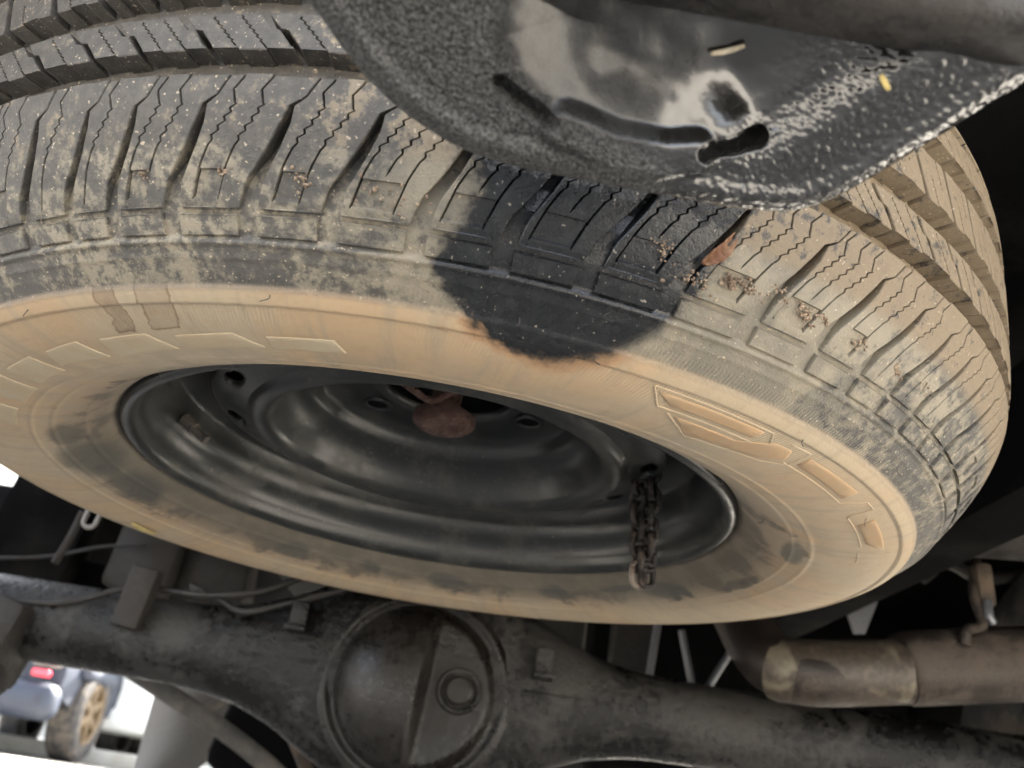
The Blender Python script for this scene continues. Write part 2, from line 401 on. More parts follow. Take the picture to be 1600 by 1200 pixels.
# --- carcass (one lathe with its ribs and rings)
def carcass():
    zz, rr = fine[:, 1], fine[:, 0]
    keep = np.unique(np.r_[0, np.searchsorted(arc, np.arange(0, arc[-1], 0.0011)), len(arc) - 1])
    keep = keep[keep < len(arc)]
    r, z, a, b = rr[keep], zz[keep], nr_[keep], nz_[keep]
    off = -np.where(r > 0.34, depth(z), 0)
    zs = np.where(z > CZ / 2, CZ - z, z)
    sm = lambda v, c0, c1, w: np.clip((v - c0 + w / 2) / w, 0, 1) * np.clip((c1 + w / 2 - v) / w, 0, 1)
    sidez = zs < 0.002
    off = off + np.where(sidez, 0.0013 * sm(r, .3245, .3328, .0012), 0)          # the pale outer rib
    off = off + np.where(sidez, 0.0010 * sm(r, .3478, .3494, .0010), 0)          # bead under the shoulder blocks
    off = off + np.where(sidez, 0.0004 * sm(r, .3428, .3440, .0009), 0)
    off = off + np.where(sidez, 0.0009 * sm(r, .2705, .2725, .0016), 0)          # inner rings
    off = off + np.where(sidez, 0.0008 * sm(r, .2585, .2605, .0016), 0)
    off = off + np.where(sidez, 0.0006 * sm(r, .240, .2425, .0016), 0)
    r2, z2 = r + a * off, z + b * off
    # close the tyre over its inner side
    inner = [(.226, CZ + .0), (.235, CZ - .01), (.30, CZ + .01), (.365, CZ - .03), (.376, CZ / 2), (.365, .03), (.30, -.01), (.235, .01), (.226, .001)]
    r2 = np.r_[r2, [q[0] for q in inner]]; z2 = np.r_[z2, [q[1] for q in inner]]
    n, seg = len(r2), 540
    t = np.linspace(0, 2 * np.pi, seg, endpoint=False)
    V = np.stack([r2[:, None] * np.cos(t), r2[:, None] * np.sin(t), np.repeat(z2[:, None], seg, 1)], -1).reshape(-1, 3)
    i, k = np.meshgrid(np.arange(n), np.arange(seg), indexing='ij')
    i2, k2 = (i + 1) % n, (k + 1) % seg
    Fc = np.stack([i * seg + k, i * seg + k2, i2 * seg + k2, i2 * seg + k], -1).reshape(-1, 4)
    return mesh_from('tyre', V, Fc, M['tyre'], spare)
tyre = carcass()

# --- tread blocks
BEV = 0.00045
class Blk:
    def __init__(s): s.v, s.f = [], []
    def strip(s, zs, L, Rr, bl, br, h=None, dep=None):
        """block strip over heights zs between angles L and Rr (degrees); bl, br: bevel each side (0 where it joins a neighbour)"""
        zs = np.asarray(zs, float); n = len(zs)
        rr, a, b = surf(zs)
        D = (depth(zs) if dep is None else dep) + 0.0012
        h = np.zeros(n) if h is None else h
        deg = 1 / (rr * math.pi / 180)
        ez = np.zeros(n); ez[0] = BEV; ez[-1] = -BEV
        rows = [(L - 0.0003 * deg * (bl > 0), D, 0), (L, BEV * (bl > 0) - h, 0), (L + bl * deg, -h, 1), (Rr - br * deg, -h, 1), (Rr, BEV * (br > 0) - h, 0), (Rr + 0.0003 * deg * (br > 0), D, 0)]
        base = len(s.v)
        for ang, d, top in rows:
            zz = zs + ez * top
            r2 = rr - a * d; z2 = zz - b * d
            t = np.radians(ang)
            s.v += list(zip(r2 * np.cos(t), r2 * np.sin(t), z2))
        for q in range(5):
            for i in range(n - 1):
                p = base + q * n + i
                s.f.append((p, p + n, p + n + 1, p + 1))
        e0 = [base + q * n for q in range(6)]; e1 = [base + q * n + n - 1 for q in range(6)]
        s.f.append((e0[0], e0[1], e0[4], e0[5])[::-1]); s.f.append((e0[1], e0[2], e0[3], e0[4])[::-1])
        s.f.append((e1[0], e1[1], e1[4], e1[5])); s.f.append((e1[1], e1[2], e1[3], e1[4]))

tri = lambda z, z0, per: np.abs(((z - z0) / per) % 1 - 0.5) * 4 - 1
gz = [-.002, .0087, .0145, .0211, .029, .0353, .0388, .0475]
gd = [-2.95, -2.4, -1.7, -1.0, -.35, 0, .85, 1.7]
gw = [.70, .58, .48, .42, .34, .16, .05, .05]
sz = [-.002, .0039, .0146, .0226, .0291, .0353, .0407, .0451, .0475]
sd = [-3.35, -3.1, -2.4, -1.65, -.75, 0, -.15, .4, .6]
ZS = np.unique(np.round(np.r_[np.arange(.0008, .0222, .0022), .0037, .0042, .0128, .0132, np.arange(.0226, .0354, .0008), .0353, .0362, .0388, .0407, .0430, .0451, .0466], 5))

def shoulder(p):
    """one pitch of the shoulder rib, its left groove at angle 0"""
    b = Blk(); sc = min(1.0, p / 5.6)
    n = 1 if p < 4.6 else (2 if p < 5.75 else 3)
    fr = {1: [.5], 2: [.36, .68], 3: [.27, .51, .75]}[n]
    z = ZS
    G = np.interp(z, gz, gd); W = np.interp(z, gz, gw) * sc
    lines = [(G, W, True)]
    for i, f in enumerate(fr):
        end = .0037 if (i in (0, n - 1)) else .0146
        zig = np.where((z > .0225) & (z < .0354), tri(z, .0226, .0032) * .13, 0)
        c = f * p + np.interp(z, sz, sd) + zig
        w = np.where(z < end, 0, .062)
        lines.append((c, w, False))
    lines.append((p + G, W, True))
    for i in range(len(lines) - 1):
        (c0, w0, m0), (c1, w1, m1) = lines[i], lines[i + 1]
        h = np.where((z > .0040) & (z < .0130), -.0013, 0) if (n > 1 and 0 < i < n) else None
        zz = z.copy()
        zz[-1] += (.0007 if i % 2 else 0)
        b.strip(zz, c0 + w0, c1 - w1, np.where(w0 > 0, BEV if m0 else .0002, 0), np.where(w1 > 0, BEV if m1 else .0002, 0), h)
    return b

def low_row(p):
    b = Blk(); z = np.array([-.0079, -.0075, -.0045, -.0016, -.0012]); sc = min(1, p / 5.6)
    L = -2.98 + .72 * sc + np.zeros(5); Rr = p - 2.98 - .72 * sc + np.zeros(5)
    b.strip(z, L, Rr, np.full(5, .0003), np.full(5, .0003))
    return b

def inner_row(p, z0=.0580, z1=.0765):
    b = Blk(); n = 1 if p < 4.6 else (2 if p < 5.75 else 3)
    z = np.unique(np.round(np.r_[np.arange(z0, z1, .0008), .0680, .0687, z1], 5))
    G = np.interp(z, [.0575, .061, .0680, .0687, .0775], [.35, 0, -.85, -1.35, -2.5]); W = np.full(len(z), .27) * min(1, p / 5)
    lines = [(G, W, True)]
    for i in range(n):
        c = (i + 1) / (n + 1) * p + np.interp(z, [.0575, .0775], [.40, -2.3]) + np.where((z > .0605) & (z < .0752), tri(z, .0605, .0024) * .13, 0)
        lines.append((c, np.full(len(z), .06), False))
    lines.append((p + G, W, True))
    for i in range(len(lines) - 1):
        (c0, w0, m0), (c1, w1, m1) = lines[i], lines[i + 1]
        zz = z.copy(); zz[0] += .0013 if i % 2 == 0 else 0; zz[-1] -= .0010 if i % 2 else 0
        b.strip(zz, c0 + w0, c1 - w1, np.full(len(z), BEV if m0 else .0002), np.full(len(z), BEV if m1 else .0002))
    return b

def centre_row(p):
    b = Blk(); z0, z1 = .0925, .1195
    z = np.unique(np.round(np.r_[np.arange(z0, z1, .0010), z1], 5))
    G = np.interp(z, [z0, z1], [.9, -.9]); W = np.interp(z, [z0, .100, .112, z1], [.38, .30, .30, .38]) * min(1, p / 5)
    zig = tri(z, z0, .0026) * .12
    cut = np.where((z < .101) | (z > .111), .065, 0)
    lines = [(G, W, True), (p * .36 + G + zig, np.where(z < .107, .06, 0), False), (p * .68 + G + zig, np.where(z > .104, .06, 0), False), (p + G, W, True)]
    for i in range(3):
        (c0, w0, m0), (c1, w1, m1) = lines[i], lines[i + 1]
        zz = z.copy(); zz[0] += .0011 if i == 1 else 0; zz[-1] -= .0011 if i == 1 else 0
        b.strip(zz, c0 + w0, c1 - w1, np.where(w0 > 0, BEV if m0 else .0002, 0), np.where(w1 > 0, BEV if m1 else .0002, 0))
    return b

def flip(b):                                       # the far half of the tread is the near half turned over
    c = Blk(); c.f = b.f; c.v = [(x, -y, CZ - z) for x, y, z in b.v]
    return c

cache = {}
def block_mesh(kind, p):
    key = (kind, round(p, 1))
    if key not in cache:
        b = {'shoulder': shoulder, 'low': low_row, 'inner': inner_row, 'centre': centre_row,
             'inner2': lambda q: flip(inner_row(q)), 'shoulder2': lambda q: flip(shoulder(q)), 'low2': lambda q: flip(low_row(q))}[kind](key[1])
        me = bpy.data.meshes.new('tread_block')
        me.from_pydata(b.v, [], b.f); me.update()
        me.materials.append(M['tyre'])
        cache[key] = me
    return cache[key]

known = [-121.2, -116.8, -113.1, -108.2, -102.5, -96.9, -91.0, -85.2, -79.3, -73.2, -66.8, -60.9, -55.7, -51.4, -47.2]
rest_n = 58; seqs = [4.2, 4.0, 4.5, 5.2, 5.8, 6.0, 5.6, 5.0, 4.3, 4.1]
w_ = [seqs[i % 10] for i in range(rest_n)]; s_ = (360 - (known[-1] - known[0])) / sum(w_)
edges = list(known)
for q in w_[:-1]: edges.append(edges[-1] + q * s_)
pit = [(edges[i], (edges[i + 1] if i + 1 < len(edges) else edges[0] + 360) - edges[i]) for i in range(len(edges))]
far_v, far_f = [], []
def place_block(kind, a, p, near):
    me = block_mesh(kind, p)
    if near:
        o = bpy.data.objects.new('tread_block', me)
        o.rotation_euler = (0, 0, R(a)); o.parent = tyre
        col.objects.link(o)
    else:
        base = len(far_v); ca, sa = math.cos(R(a)), math.sin(R(a))
        for v in me.vertices:
            x, y, zz_ = v.co; far_v.append((x * ca - y * sa, x * sa + y * ca, zz_))
        for f in me.polygons: far_f.append([base + i for i in f.vertices])
for a, p in pit:
    aa = (a + 90 + 180) % 360 - 180                # angle from the side facing the camera
    near = abs(aa) < 100
    for kind, da in (('shoulder', 0), ('low', 0), ('inner', -.5), ('centre', -2.2)):
        place_block(kind, a + da, p, near)
    place_block('inner2', a + p - 3.0, p, near and aa > -60)
    place_block('shoulder2', a + p - 3.6, p, near and aa > -20)
    place_block('low2', a + p - 3.6, p, False)
me = bpy.data.meshes.new('tread_far_side'); me.from_pydata(far_v, [], far_f); me.update()
fo = link_mesh('tread_far_side', me, M['tyre'], tyre, False); fo['kind'] = 'stuff'

# --- raised sidewall lettering remains (plain worn block shapes) built on the sidewall surface
bot = np.where((fine[:, 1] < 0.004) & (fine[:, 0] < 0.35))[0]
def side_pt(deg, r, up):
    z = np.interp(r, fine[bot, 0], fine[bot, 1]); a = np.interp(r, fine[bot, 0], nr_[bot]); b = np.interp(r, fine[bot, 0], nz_[bot])
    t = R(deg)
    return ((r + a * up) * math.cos(t), (r + a * up) * math.sin(t), z + b * up)
def side_mark(poly, up, name, mat):
    """polygon [(deg, r)] raised by up: resampled edges, slightly tapered"""
    pts = []
    for i, (a0, r0) in enumerate(poly):
        a1, r1 = poly[(i + 1) % len(poly)]
        k = max(2, int(max(abs(a1 - a0) / 1.2, abs(r1 - r0) / .004)))
        pts += [(a0 + (a1 - a0) * j / k, r0 + (r1 - r0) * j / k) for j in range(k)]
    ca = sum(q[0] for q in pts) / len(pts); cr = sum(q[1] for q in pts) / len(pts)
    n = len(pts); V = []; Fc = []
    for s_, u in ((1.0, -.0008), (0.985, up * .6), (0.94, up), (0.6, up), (0.25, up)):
        V += [side_pt(ca + (a - ca) * s_, cr + (r - cr) * s_, u) for a, r in pts]
    V.append(side_pt(ca, cr, up))
    for q in range(4):
        for i in range(n): Fc.append((q * n + i, q * n + (i + 1) % n, (q + 1) * n + (i + 1) % n, (q + 1) * n + i))
    for i in range(n): Fc.append((4 * n + i, 4 * n + (i + 1) % n, 5 * n))
    return mesh_from(name, V, Fc, mat, tyre)
def ring_mark(path, wid, up, mat):
    bm = bmesh.new()
    pts = []
    for (a0, r0), (a1, r1) in zip(path[:-1], path[1:]):
        k = max(2, int(max(abs(a1 - a0) / 1.0, abs(r1 - r0) / .003)))
        pts += [(a0 + (a1 - a0) * j / k, r0 + (r1 - r0) * j / k) for j in range(k)]
    pts.append(path[-1])
    add_tube(bm, [Vector(side_pt(a, r, up * .2)) for a, r in pts], wid, 6)
    return build('raised_outline', bm, M['tyre'], tyre)

def dust_mat(name, c1, c2, rough=0.85):
    t = NT(name); tc = t.n("TexCoord"); tc.object = spare; P = tc.outputs["Object"]
    n1 = t.noise(P, 60, 4, 0.6); n2 = t.noise(P, 300, 3, 0.6)
    return t.out(t.mix(t.ss(t.math('ADD', n1, t.math('MULTIPLY', n2, 0.3)), 0.5, 0.75), c1, c2), rough, None, t.bump(n2, 0.0005, 0.5))
M['letter_pale'] = dust_mat('worn letter', (0.43, 0.36, 0.255), (0.42, 0.335, 0.225))
M['letter_tan'] = dust_mat('tan letter', (0.40, 0.265, 0.15), (0.38, 0.27, 0.165))
M['letter_line'] = dust_mat('letter outline', (0.43, 0.34, 0.23), (0.38, 0.31, 0.22))
for poly in ([(-142.6, .300), (-136.3, .301), (-136.6, .2805), (-144.1, .279)], [(-133.2, .3008), (-127.4, .3035), (-127.0, .284), (-135.6, .2855)],
             [(-124.4, .3022), (-118.4, .3040), (-117.2, .2862), (-126.2, .281)], [(-152.5, .2985), (-145.2, .300), (-146.8, .277), (-154.4, .2765)],
             [(-115.7, .3010), (-109.4, .3040), (-107.4, .290), (-116.4, .285)], [(-106.5, .302), (-100.2, .304), (-99.6, .291), (-106.9, .288)],
             [(-163, .300), (-155.5, .300), (-157.3, .279), (-165, .279)]):
    side_mark(poly, .0005, 'raised_letter', M['letter_pale'])
for poly in ([(-73.1, .3190), (-61.7, .3195), (-61.9, .3125), (-71.3, .3118)], [(-69.7, .3045), (-62.6, .3050), (-59.3, .3165), (-57.2, .3165), (-56.2, .3085), (-58.6, .2985), (-66.5, .291)],
             [(-54.9, .3180), (-45.2, .3182), (-44.6, .3085), (-54.7, .3098)], [(-37.2, .3150), (-26.0, .3150), (-28.9, .3048), (-36.0, .3045)]):
    side_mark(poly, .0007, 'raised_letter', M['letter_tan'])
for path in ([(-73.8, .3215), (-61.0, .3210), (-58.9, .3090), (-72.0, .3085), (-73.8, .3215)], [(-58.2, .3200), (-55.6, .3205), (-55.2, .3060), (-57.5, .2970), (-66, .2880), (-70.6, .3055)],
             [(-55.9, .3060), (-43.6, .3050), (-42.2, .3180), (-40.2, .3180), (-39.6, .3060), (-38.6, .3020), (-27.5, .3015)], [(-24.8, .3185), (-24.8, .300), (-20.5, .300)]):
    ring_mark(path, .00055, .0001, M['letter_line'])
# little moulding whiskers
bm = bmesh.new()
for a, r in ((-128, .329), (-104.5, .331), (-86, .336), (-79.8, .346), (-79.2, .329), (-58, .327), (-46, .340), (-38, .312), (-70, .236), (-44, .238), (-30, .245), (-120, .238), (-134, .236), (-100, .236)):
    p0 = Vector(side_pt(a, r, -.0005)); p1 = Vector(side_pt(a + random.uniform(-.7, .7), r - .001, .003)); p2 = Vector(side_pt(a + random.uniform(-.5, .5), r - .0015, .005))
    add_tube(bm, smooth_path([p0, p1, p2], 3), .00022, 5)
build('moulding_whisker', bm, M['rubber'], tyre)
# mud crumbs caught in the pockets
def crumbs(spots):
    V, Fc = [], []
    base_ico = bmesh.new(); bmesh.ops.create_icosphere(base_ico, subdivisions=1, radius=1)
    iv = np.array([v.co[:] for v in base_ico.verts]); jf = [[v.index for v in f.verts] for f in base_ico.faces]; base_ico.free()
    for a, z, sa, szz, n in spots:
        for _ in range(n):
            aa = a + rng.normal() * sa; zz_ = z + rng.normal() * szz - (aa - a) * 0.0012
            r0, na, nb = surf(np.array([zz_])); s0 = .0003 + .0008 * rng.random() ** 2
            rr_ = float(r0[0]) + rng.uniform(-.0006, .0004)
            t = R(aa); c = np.array([rr_ * math.cos(t), rr_ * math.sin(t), zz_])
            q = iv * (s0 * rng.uniform(.5, 1.3, 3)) * rng.uniform(.7, 1.2, (len(iv), 1))
            b0 = len(V); V += list(c + q); Fc += [[b0 + i for i in f] for f in jf]
    o = mesh_from('mud_crumbs', V, Fc, M['crumb'], tyre, False); o['kind'] = 'stuff'
crumbs([(-72.6, .009, .5, .0012, 60), (-71.2, .010, .6, .0012, 50), (-66.0, .009, .5, .0013, 60), (-64.4, .0105, .4, .001, 40), (-60.0, .009, .5, .001, 40), (-55.2, .009, .5, .001, 40),
        (-78.0, .013, .5, .0015, 40), (-106.9, .0125, .3, .0008, 16), (-101.6, .011, .5, .002, 34), (-112.8, .012, .3, .001, 12), (-96, .009, 1.4, .003, 40),
        (-75.5, .006, 1.0, .0022, 50), (-68.5, .012, .7, .0015, 40), (-51.5, .012, .7, .0015, 24)])

# --- steel rim
def rim_material():
    t = NT('black wheel paint'); tc = t.n("TexCoord"); tc.object = spare; P = tc.outputs["Object"]
    n1 = t.noise(P, 26, 5, 0.6); n2 = t.noise(P, 220, 4, 0.65)
    f = t.ss(t.math('ADD', n1, t.math('MULTIPLY', t.math('SUBTRACT', n2, .5), .5)), .45, .72)
    c = t.mix(t.math('MULTIPLY', f, .55), (0.014, 0.016, 0.016), (0.060, 0.056, 0.048))
    c = t.mix(t.ss(t.noise(P, 500, 2, .5), .70, .73), c, (0.16, 0.13, 0.1))
    return t.out(c, t.math('ADD', .28, t.math('MULTIPLY', f, .22)), None, t.bump(t.math('ADD', n1, t.math('MULTIPLY', n2, .15)), 0.0006, .3), 0.45)
M['rim'] = rim_material()
rim = empty('rim', parent=spare)
bm = bmesh.new()
bar = [(.2235, .006), (.2240, .001), (.2225, -.0035), (.2190, -.0050), (.2155, -.0035), (.2130, .001), (.2118, .008), (.2105, .016), (.2060, .0215), (.2025, .027),
       (.2010, .036), (.2000, .047), (.1975, .0505), (.1950, .0520), (.1920, .0550), (.1800, .0660), (.1755, .0720), (.1735, .0790), (.1735, .1150), (.1760, .1250),
       (.1990, .150), (.2010, .19), (.2110, .20), (.2150, .215), (.2240, .212), (.2235, .203)]
back = [(r + .003, z) for r, z in bar[::-1] if r < .213]
add_lathe(bm, bar + back, 200, closed=True)
build('barrel', bm, M['rim'], rim, ang=60)
# disc: nave ring, dish, slots
bm = bmesh.new()
sect = 12
def disc_z(r): return float(np.interp(r, [.144, .150, .158, .166, .1705], [.0315, .0340, .0362, .0380, .0400]))
prof_in = [(.144, .0315), (.1415, .0288), (.1385, .0265), (.1345, .0250), (.1305, .0258), (.1265, .0285), (.1240, .0335), (.1215, .0405), (.1185, .0475), (.1150, .0530), (.1110, .0570),
           (.1075, .0592), (.1045, .0610), (.1020, .0640), (.1000, .0690), (.0985, .0725), (.0960, .0745), (.0850, .0765), (.0600, .0780), (.0520, .0770), (.0490, .0785), (.0482, .0830)]
add_lathe(bm, prof_in, 180)
add_lathe(bm, [(.1705, .0400), (.1722, .0420), (.1732, .048), (.1733, .1)], 180)
bmesh.ops.remove_doubles(bm, verts=bm.verts, dist=1e-6)
K = 32
for s_ in range(sect):
    a0, a1 = 360 / sect * s_ + 6, 360 / sect * (s_ + 1) + 6
    r0, r1 = .144, .1705
    def rect(k):
        q = k / K * 4
        if q < 1: return a0 + (a1 - a0) * q, r0
        if q < 2: return a1, r0 + (r1 - r0) * (q - 1)
        if q < 3: return a1 - (a1 - a0) * (q - 2), r1
        return a0, r1 - (r1 - r0) * (q - 3)
    loops = []
    ac, rc, ha, hr = (a0 + a1) / 2, .1590, 5.2, .0072
    for kind, f, dn in (('r', 0, 0), ('m', .5, 0), ('m', .85, 0), ('e', 1, 0), ('e', .93, .0012), ('e', .90, .004)):
        ring = []
        for k in range(K):
            ra, rrad = rect(k)
            ph = math.atan2((rrad - rc) / (r1 - r0), (ra - ac) / (a1 - a0))
            ea, er = ac + ha * math.cos(ph) * (f if kind == 'e' else 1), rc + hr * math.sin(ph) * (f if kind == 'e' else 1)
            if kind != 'e': ea, er = ra + (ea - ra) * f, rrad + (er - rrad) * f
            t = R(ea)
            ring.append(bm.verts.new((er * math.cos(t), er * math.sin(t), disc_z(er) + dn)))
        loops.append(ring)
    for A, B in zip(loops[:-1], loops[1:]):
        for k in range(K): bm.faces.new((A[k], A[(k + 1) % K], B[(k + 1) % K], B[k]))
bmesh.ops.remove_doubles(bm, verts=bm.verts, dist=2e-4)
disc = build('disc', bm, M['rim'], rim, ang=55)
# bolt seats and holes
bs, bh = bmesh.new(), bmesh.new()
add_lathe(bs, [(.0125, 0), (.0120, -.0012), (.0100, -.0016), (.0085, 0), (.0082, .004)], 24)
bmesh.ops.create_circle(bh, cap_ends=True, radius=.0082, segments=24)
for k in range(6):
    a = R(60 * k + 20)
    if k == 0: o, h = build('bolt_seat', bs, M['rim'], rim), build('bolt_hole', bh, M['under'], rim)
    else:
        o, h = o.copy(), h.copy(); col.objects.link(o); col.objects.link(h)
    o.location = (.072 * math.cos(a), .072 * math.sin(a), .0772); h.location = (.072 * math.cos(a), .072 * math.sin(a), .0766)
# small valve at the left
bm = bmesh.new()
a = R(171); pv = Vector((.199 * math.cos(a), .199 * math.sin(a), .03)); rv = Vector((-math.cos(a), -math.sin(a), -.7)).normalized()
add_tube(bm, [pv, pv + rv * .012, pv + rv * .0125, pv + rv * .026], [.0055, .005, .0038, .0036], 12)
build('valve', bm, M['rubber'], rim)

# hoist anchor through the hub: rusty lump on a plate, held by its cable
hub = empty('hoist_anchor', spare.matrix_world @ Vector((0, 0, 0)) + Vector((spare.location)))
hub.location = spare.location; hub.rotation_euler = spare.rotation_euler
tag(hub, 'rusty winch anchor knob poking through the wheel hub', 'winch anchor')
bm = bmesh.new()
add_lathe(bm, [(0, .049), (.014, .0485), (.0205, .0495), (.0235, .0525), (.0238, .057), (.0225, .062), (.012, .066), (.012, .085), (0, .085)], 26)
for v in bm.verts:
    nz = math.sin(v.co.x * 310 + 1) * math.cos(v.co.y * 270) * .0016 + math.sin(v.co.y * 520) * .0008
    v.co += Vector((v.co.x, v.co.y, 0)).normalized() * nz if v.co.xy.length > 1e-4 else Vector((0, 0, nz))
    v.co.z += nz * .8
build('knob', bm, M['rust'], hub, ang=60)
bm = bmesh.new()
add_box(bm, (0, 0, .0885), (.15, .034, .006), bevel=.002)
build('cross_plate', bm, M['rust'], hub)
bm = bmesh.new(); add_tube(bm, [Vector((0, 0, .086)), Vector((0, 0, .30))], .006, 10)
build('cable', bm, M['line'], hub)
bm = bmesh.new(); add_tube(bm, smooth_path([(-.05, -.02, .079), (-.03, -.03, .066), (-.012, -.026, .060), (.0, -.03, .066), (.02, -.035, .078)], 6), .0028, 8)
build('wire_clip', bm, M['rust'], hub)

# ------------------------------------------------------------------ chain hanging from a rim slot
p_top, p_bot = at(1008, 720, .70), at(1003, 917, .70)
chain = empty('rusty_chain', p_top)
tag(chain, 'oily rusted chain hanging from a slot in the spare wheel', 'chain')
def link_pts(c, ax, side, half, wid, n=20):
    out = []
    for k in range(n):
        q = 2 * math.pi * k / n
        a, b = math.cos(q), math.sin(q)
        out.append(c + ax * (b * wid + math.copysign(half - wid, b) * (1 if abs(b) > 1e-6 else 0)) + side * (a * wid))
    return out
L_ = p_bot - p_top; ln_ = L_.length; ax = L_.normalized()
s0 = Vector((1, 0, 0)); s0 = (s0 - ax * s0.dot(ax)).normalized(); s1 = ax.cross(s0)
n_l = 8; half = ln_ / (n_l * 2 - (n_l - 1) * .62) * 1.02
def chain_run(off, jig, ends):
    step = (ln_ - 2 * half) / (n_l - 1)
    for i in range(n_l):
        c = ax * (half + step * i) + off * (1 - .55 * i / n_l)
        ang = R(35 if i % 2 == 0 else 125) + jig * i
        sd_ = s0 * math.cos(ang) + s1 * math.sin(ang)
        if i == n_l - 1: sd_ = (s0 * .95 - s1 * .3).normalized()
        bm = bmesh.new()
        add_tube(bm, link_pts(c, (ax + s0 * .05 * math.sin(i * 2.1 + jig * 9)).normalized(), sd_, half, .0052), .0024, 9, True)
        build('chain_link', bm, M['chain_end'] if (i == n_l - 1 and ends) else M['chain'], chain)
chain_run(s0 * -.0058, .12, True)
chain_run(s0 * .0062 + s1 * .003, -.15, False)
bm = bmesh.new()
add_tube(bm, smooth_path([ax * .002 + s0 * -.012, ax * -.006 + s0 * -.004 + s1 * .004, ax * -.005 + s0 * .008 + s1 * .006, ax * -.012 + s0 * .016 + Vector((0, .01, .005))], 6), .0045, 10)
build('chain_hook', bm, M['rim'], chain)

# ------------------------------------------------------------------ tow bracket in the foreground
O = at(1050, 170, .232)
en = Vector((0.06, -.50, -.86)).normalized()
ex = (rgt - en * rgt.dot(en)).normalized(); ey = en.cross(ex)
if ey.dot(upv) > 0: ey = -ey
def uv_of(px, py):
    d = fwd + rgt * ((px - 800) / F) - upv * ((py - 600) / F)
    q = CAM + d * ((O - CAM).dot(en) / d.dot(en)) - O
    return np.array([q.dot(ex), q.dot(ey)])
def plate_pt(u, v, h): return O + ex * u + ey * v + en * h
outline_px = [(430, -70), (450, -30), (472, 0), (498, 35), (530, 80), (570, 128), (610, 168), (660, 205), (720, 240), (800, 266), (900, 287), (1000, 306), (1090, 323), (1160, 334), (1215, 338), (1262, 333),
              (1310, 316), (1365, 286), (1420, 252), (1490, 210), (1550, 172), (1600, 142), (1680, 95), (1760, 40), (1790, -20), (1760, -90), (1500, -130), (1100, -140), (700, -120)]
uvp = [uv_of(*q) for q in outline_px]
op = smooth_path([Vector((*q, 0)) for q in uvp + [uvp[0]]], 24)[:-1]
OU = np.array([(q.x, q.y) for q in op])
CC = uv_of(1040, 60)
NT_ = 180
tt = np.linspace(0, .985, NT_) ** 1.0
G2 = CC + (OU[:, None, :] - CC) * (1 - tt[None, :, None])
def segdist(Pq, path):
    P2 = np.array([uv_of(*q) for q in path]); best = np.full(Pq.shape[:-1], 9.0)
    for a, b in zip(P2[:-1], P2[1:]):
        ab = b - a; t = np.clip(((Pq - a) @ ab) / (ab @ ab), 0, 1)
        best = np.minimum(best, np.linalg.norm(Pq - (a + t[..., None] * ab), axis=-1))
    return best
def sstep(x, a, b):
    t = np.clip((x - a) / (b - a), 0, 1); return t * t * (3 - 2 * t)
OUL = OU[::6]
dE = np.full(G2.shape[:2], 9.0)
for a, b in zip(OUL, np.roll(OUL, -1, 0)):
    ab = b - a; t = np.clip(((G2 - a) @ ab) / (ab @ ab), 0, 1)
    dE = np.minimum(dE, np.linalg.norm(G2 - (a + t[..., None] * ab), axis=-1))
def vnoise(P2, scale, seed):
    g = np.random.default_rng(seed).random((64, 64)); q = P2 * scale + 31.7
    i = np.floor(q).astype(int); f = q - i; f = f * f * (3 - 2 * f)
    s = lambda dx, dy: g[(i[..., 0] + dx) % 64, (i[..., 1] + dy) % 64]
    return (s(0, 0) * (1 - f[..., 0]) + s(1, 0) * f[..., 0]) * (1 - f[..., 1]) + (s(0, 1) * (1 - f[..., 0]) + s(1, 1) * f[..., 0]) * f[..., 1]
# bowl: inside this curve the plate drops away to the oily middle
bowl_px = [(760, 60), (800, 135), (870, 190), (960, 228), (1060, 246), (1140, 236), (1220, 196), (1290, 120), (1330, 40), (1330, -60), (1200, -110), (950, -110), (790, -50), (760, 60)]
BP = np.array([(q.x, q.y) for q in smooth_path([Vector((*uv_of(*q), 0)) for q in bowl_px], 8)])
def inside(Pq, poly):
    x, y = Pq[..., 0], Pq[..., 1]; res = np.zeros(x.shape, bool)
    for (x0, y0), (x1, y1) in zip(poly, np.roll(poly, -1, 0)):
        res ^= ((y0 > y) != (y1 > y)) & (x < (x1 - x0) * (y - y0) / (y1 - y0 + 1e-12) + x0)
    return res
dB = np.full(G2.shape[:2], 9.0)
for a, b in zip(BP, np.roll(BP, -1, 0)):
    ab = b - a; t = np.clip(((G2 - a) @ ab) / (ab @ ab + 1e-12), 0, 1)
    dB = np.minimum(dB, np.linalg.norm(G2 - (a + t[..., None] * ab), axis=-1))
dB = np.where(inside(G2, BP), dB, -dB)
H = np.zeros(G2.shape[:2])
H -= 0.0050 * (1 - np.sqrt(np.clip(1 - (1 - np.clip(dE / .0055, 0, 1)) ** 2, 0, 1)))          # rolled edge
H += 0.0022 * np.exp(-((dE - .0075) / .003) ** 2)                                            # proud rim
H -= 0.015 * sstep(dB, -.003, .030)                                                          # bowl

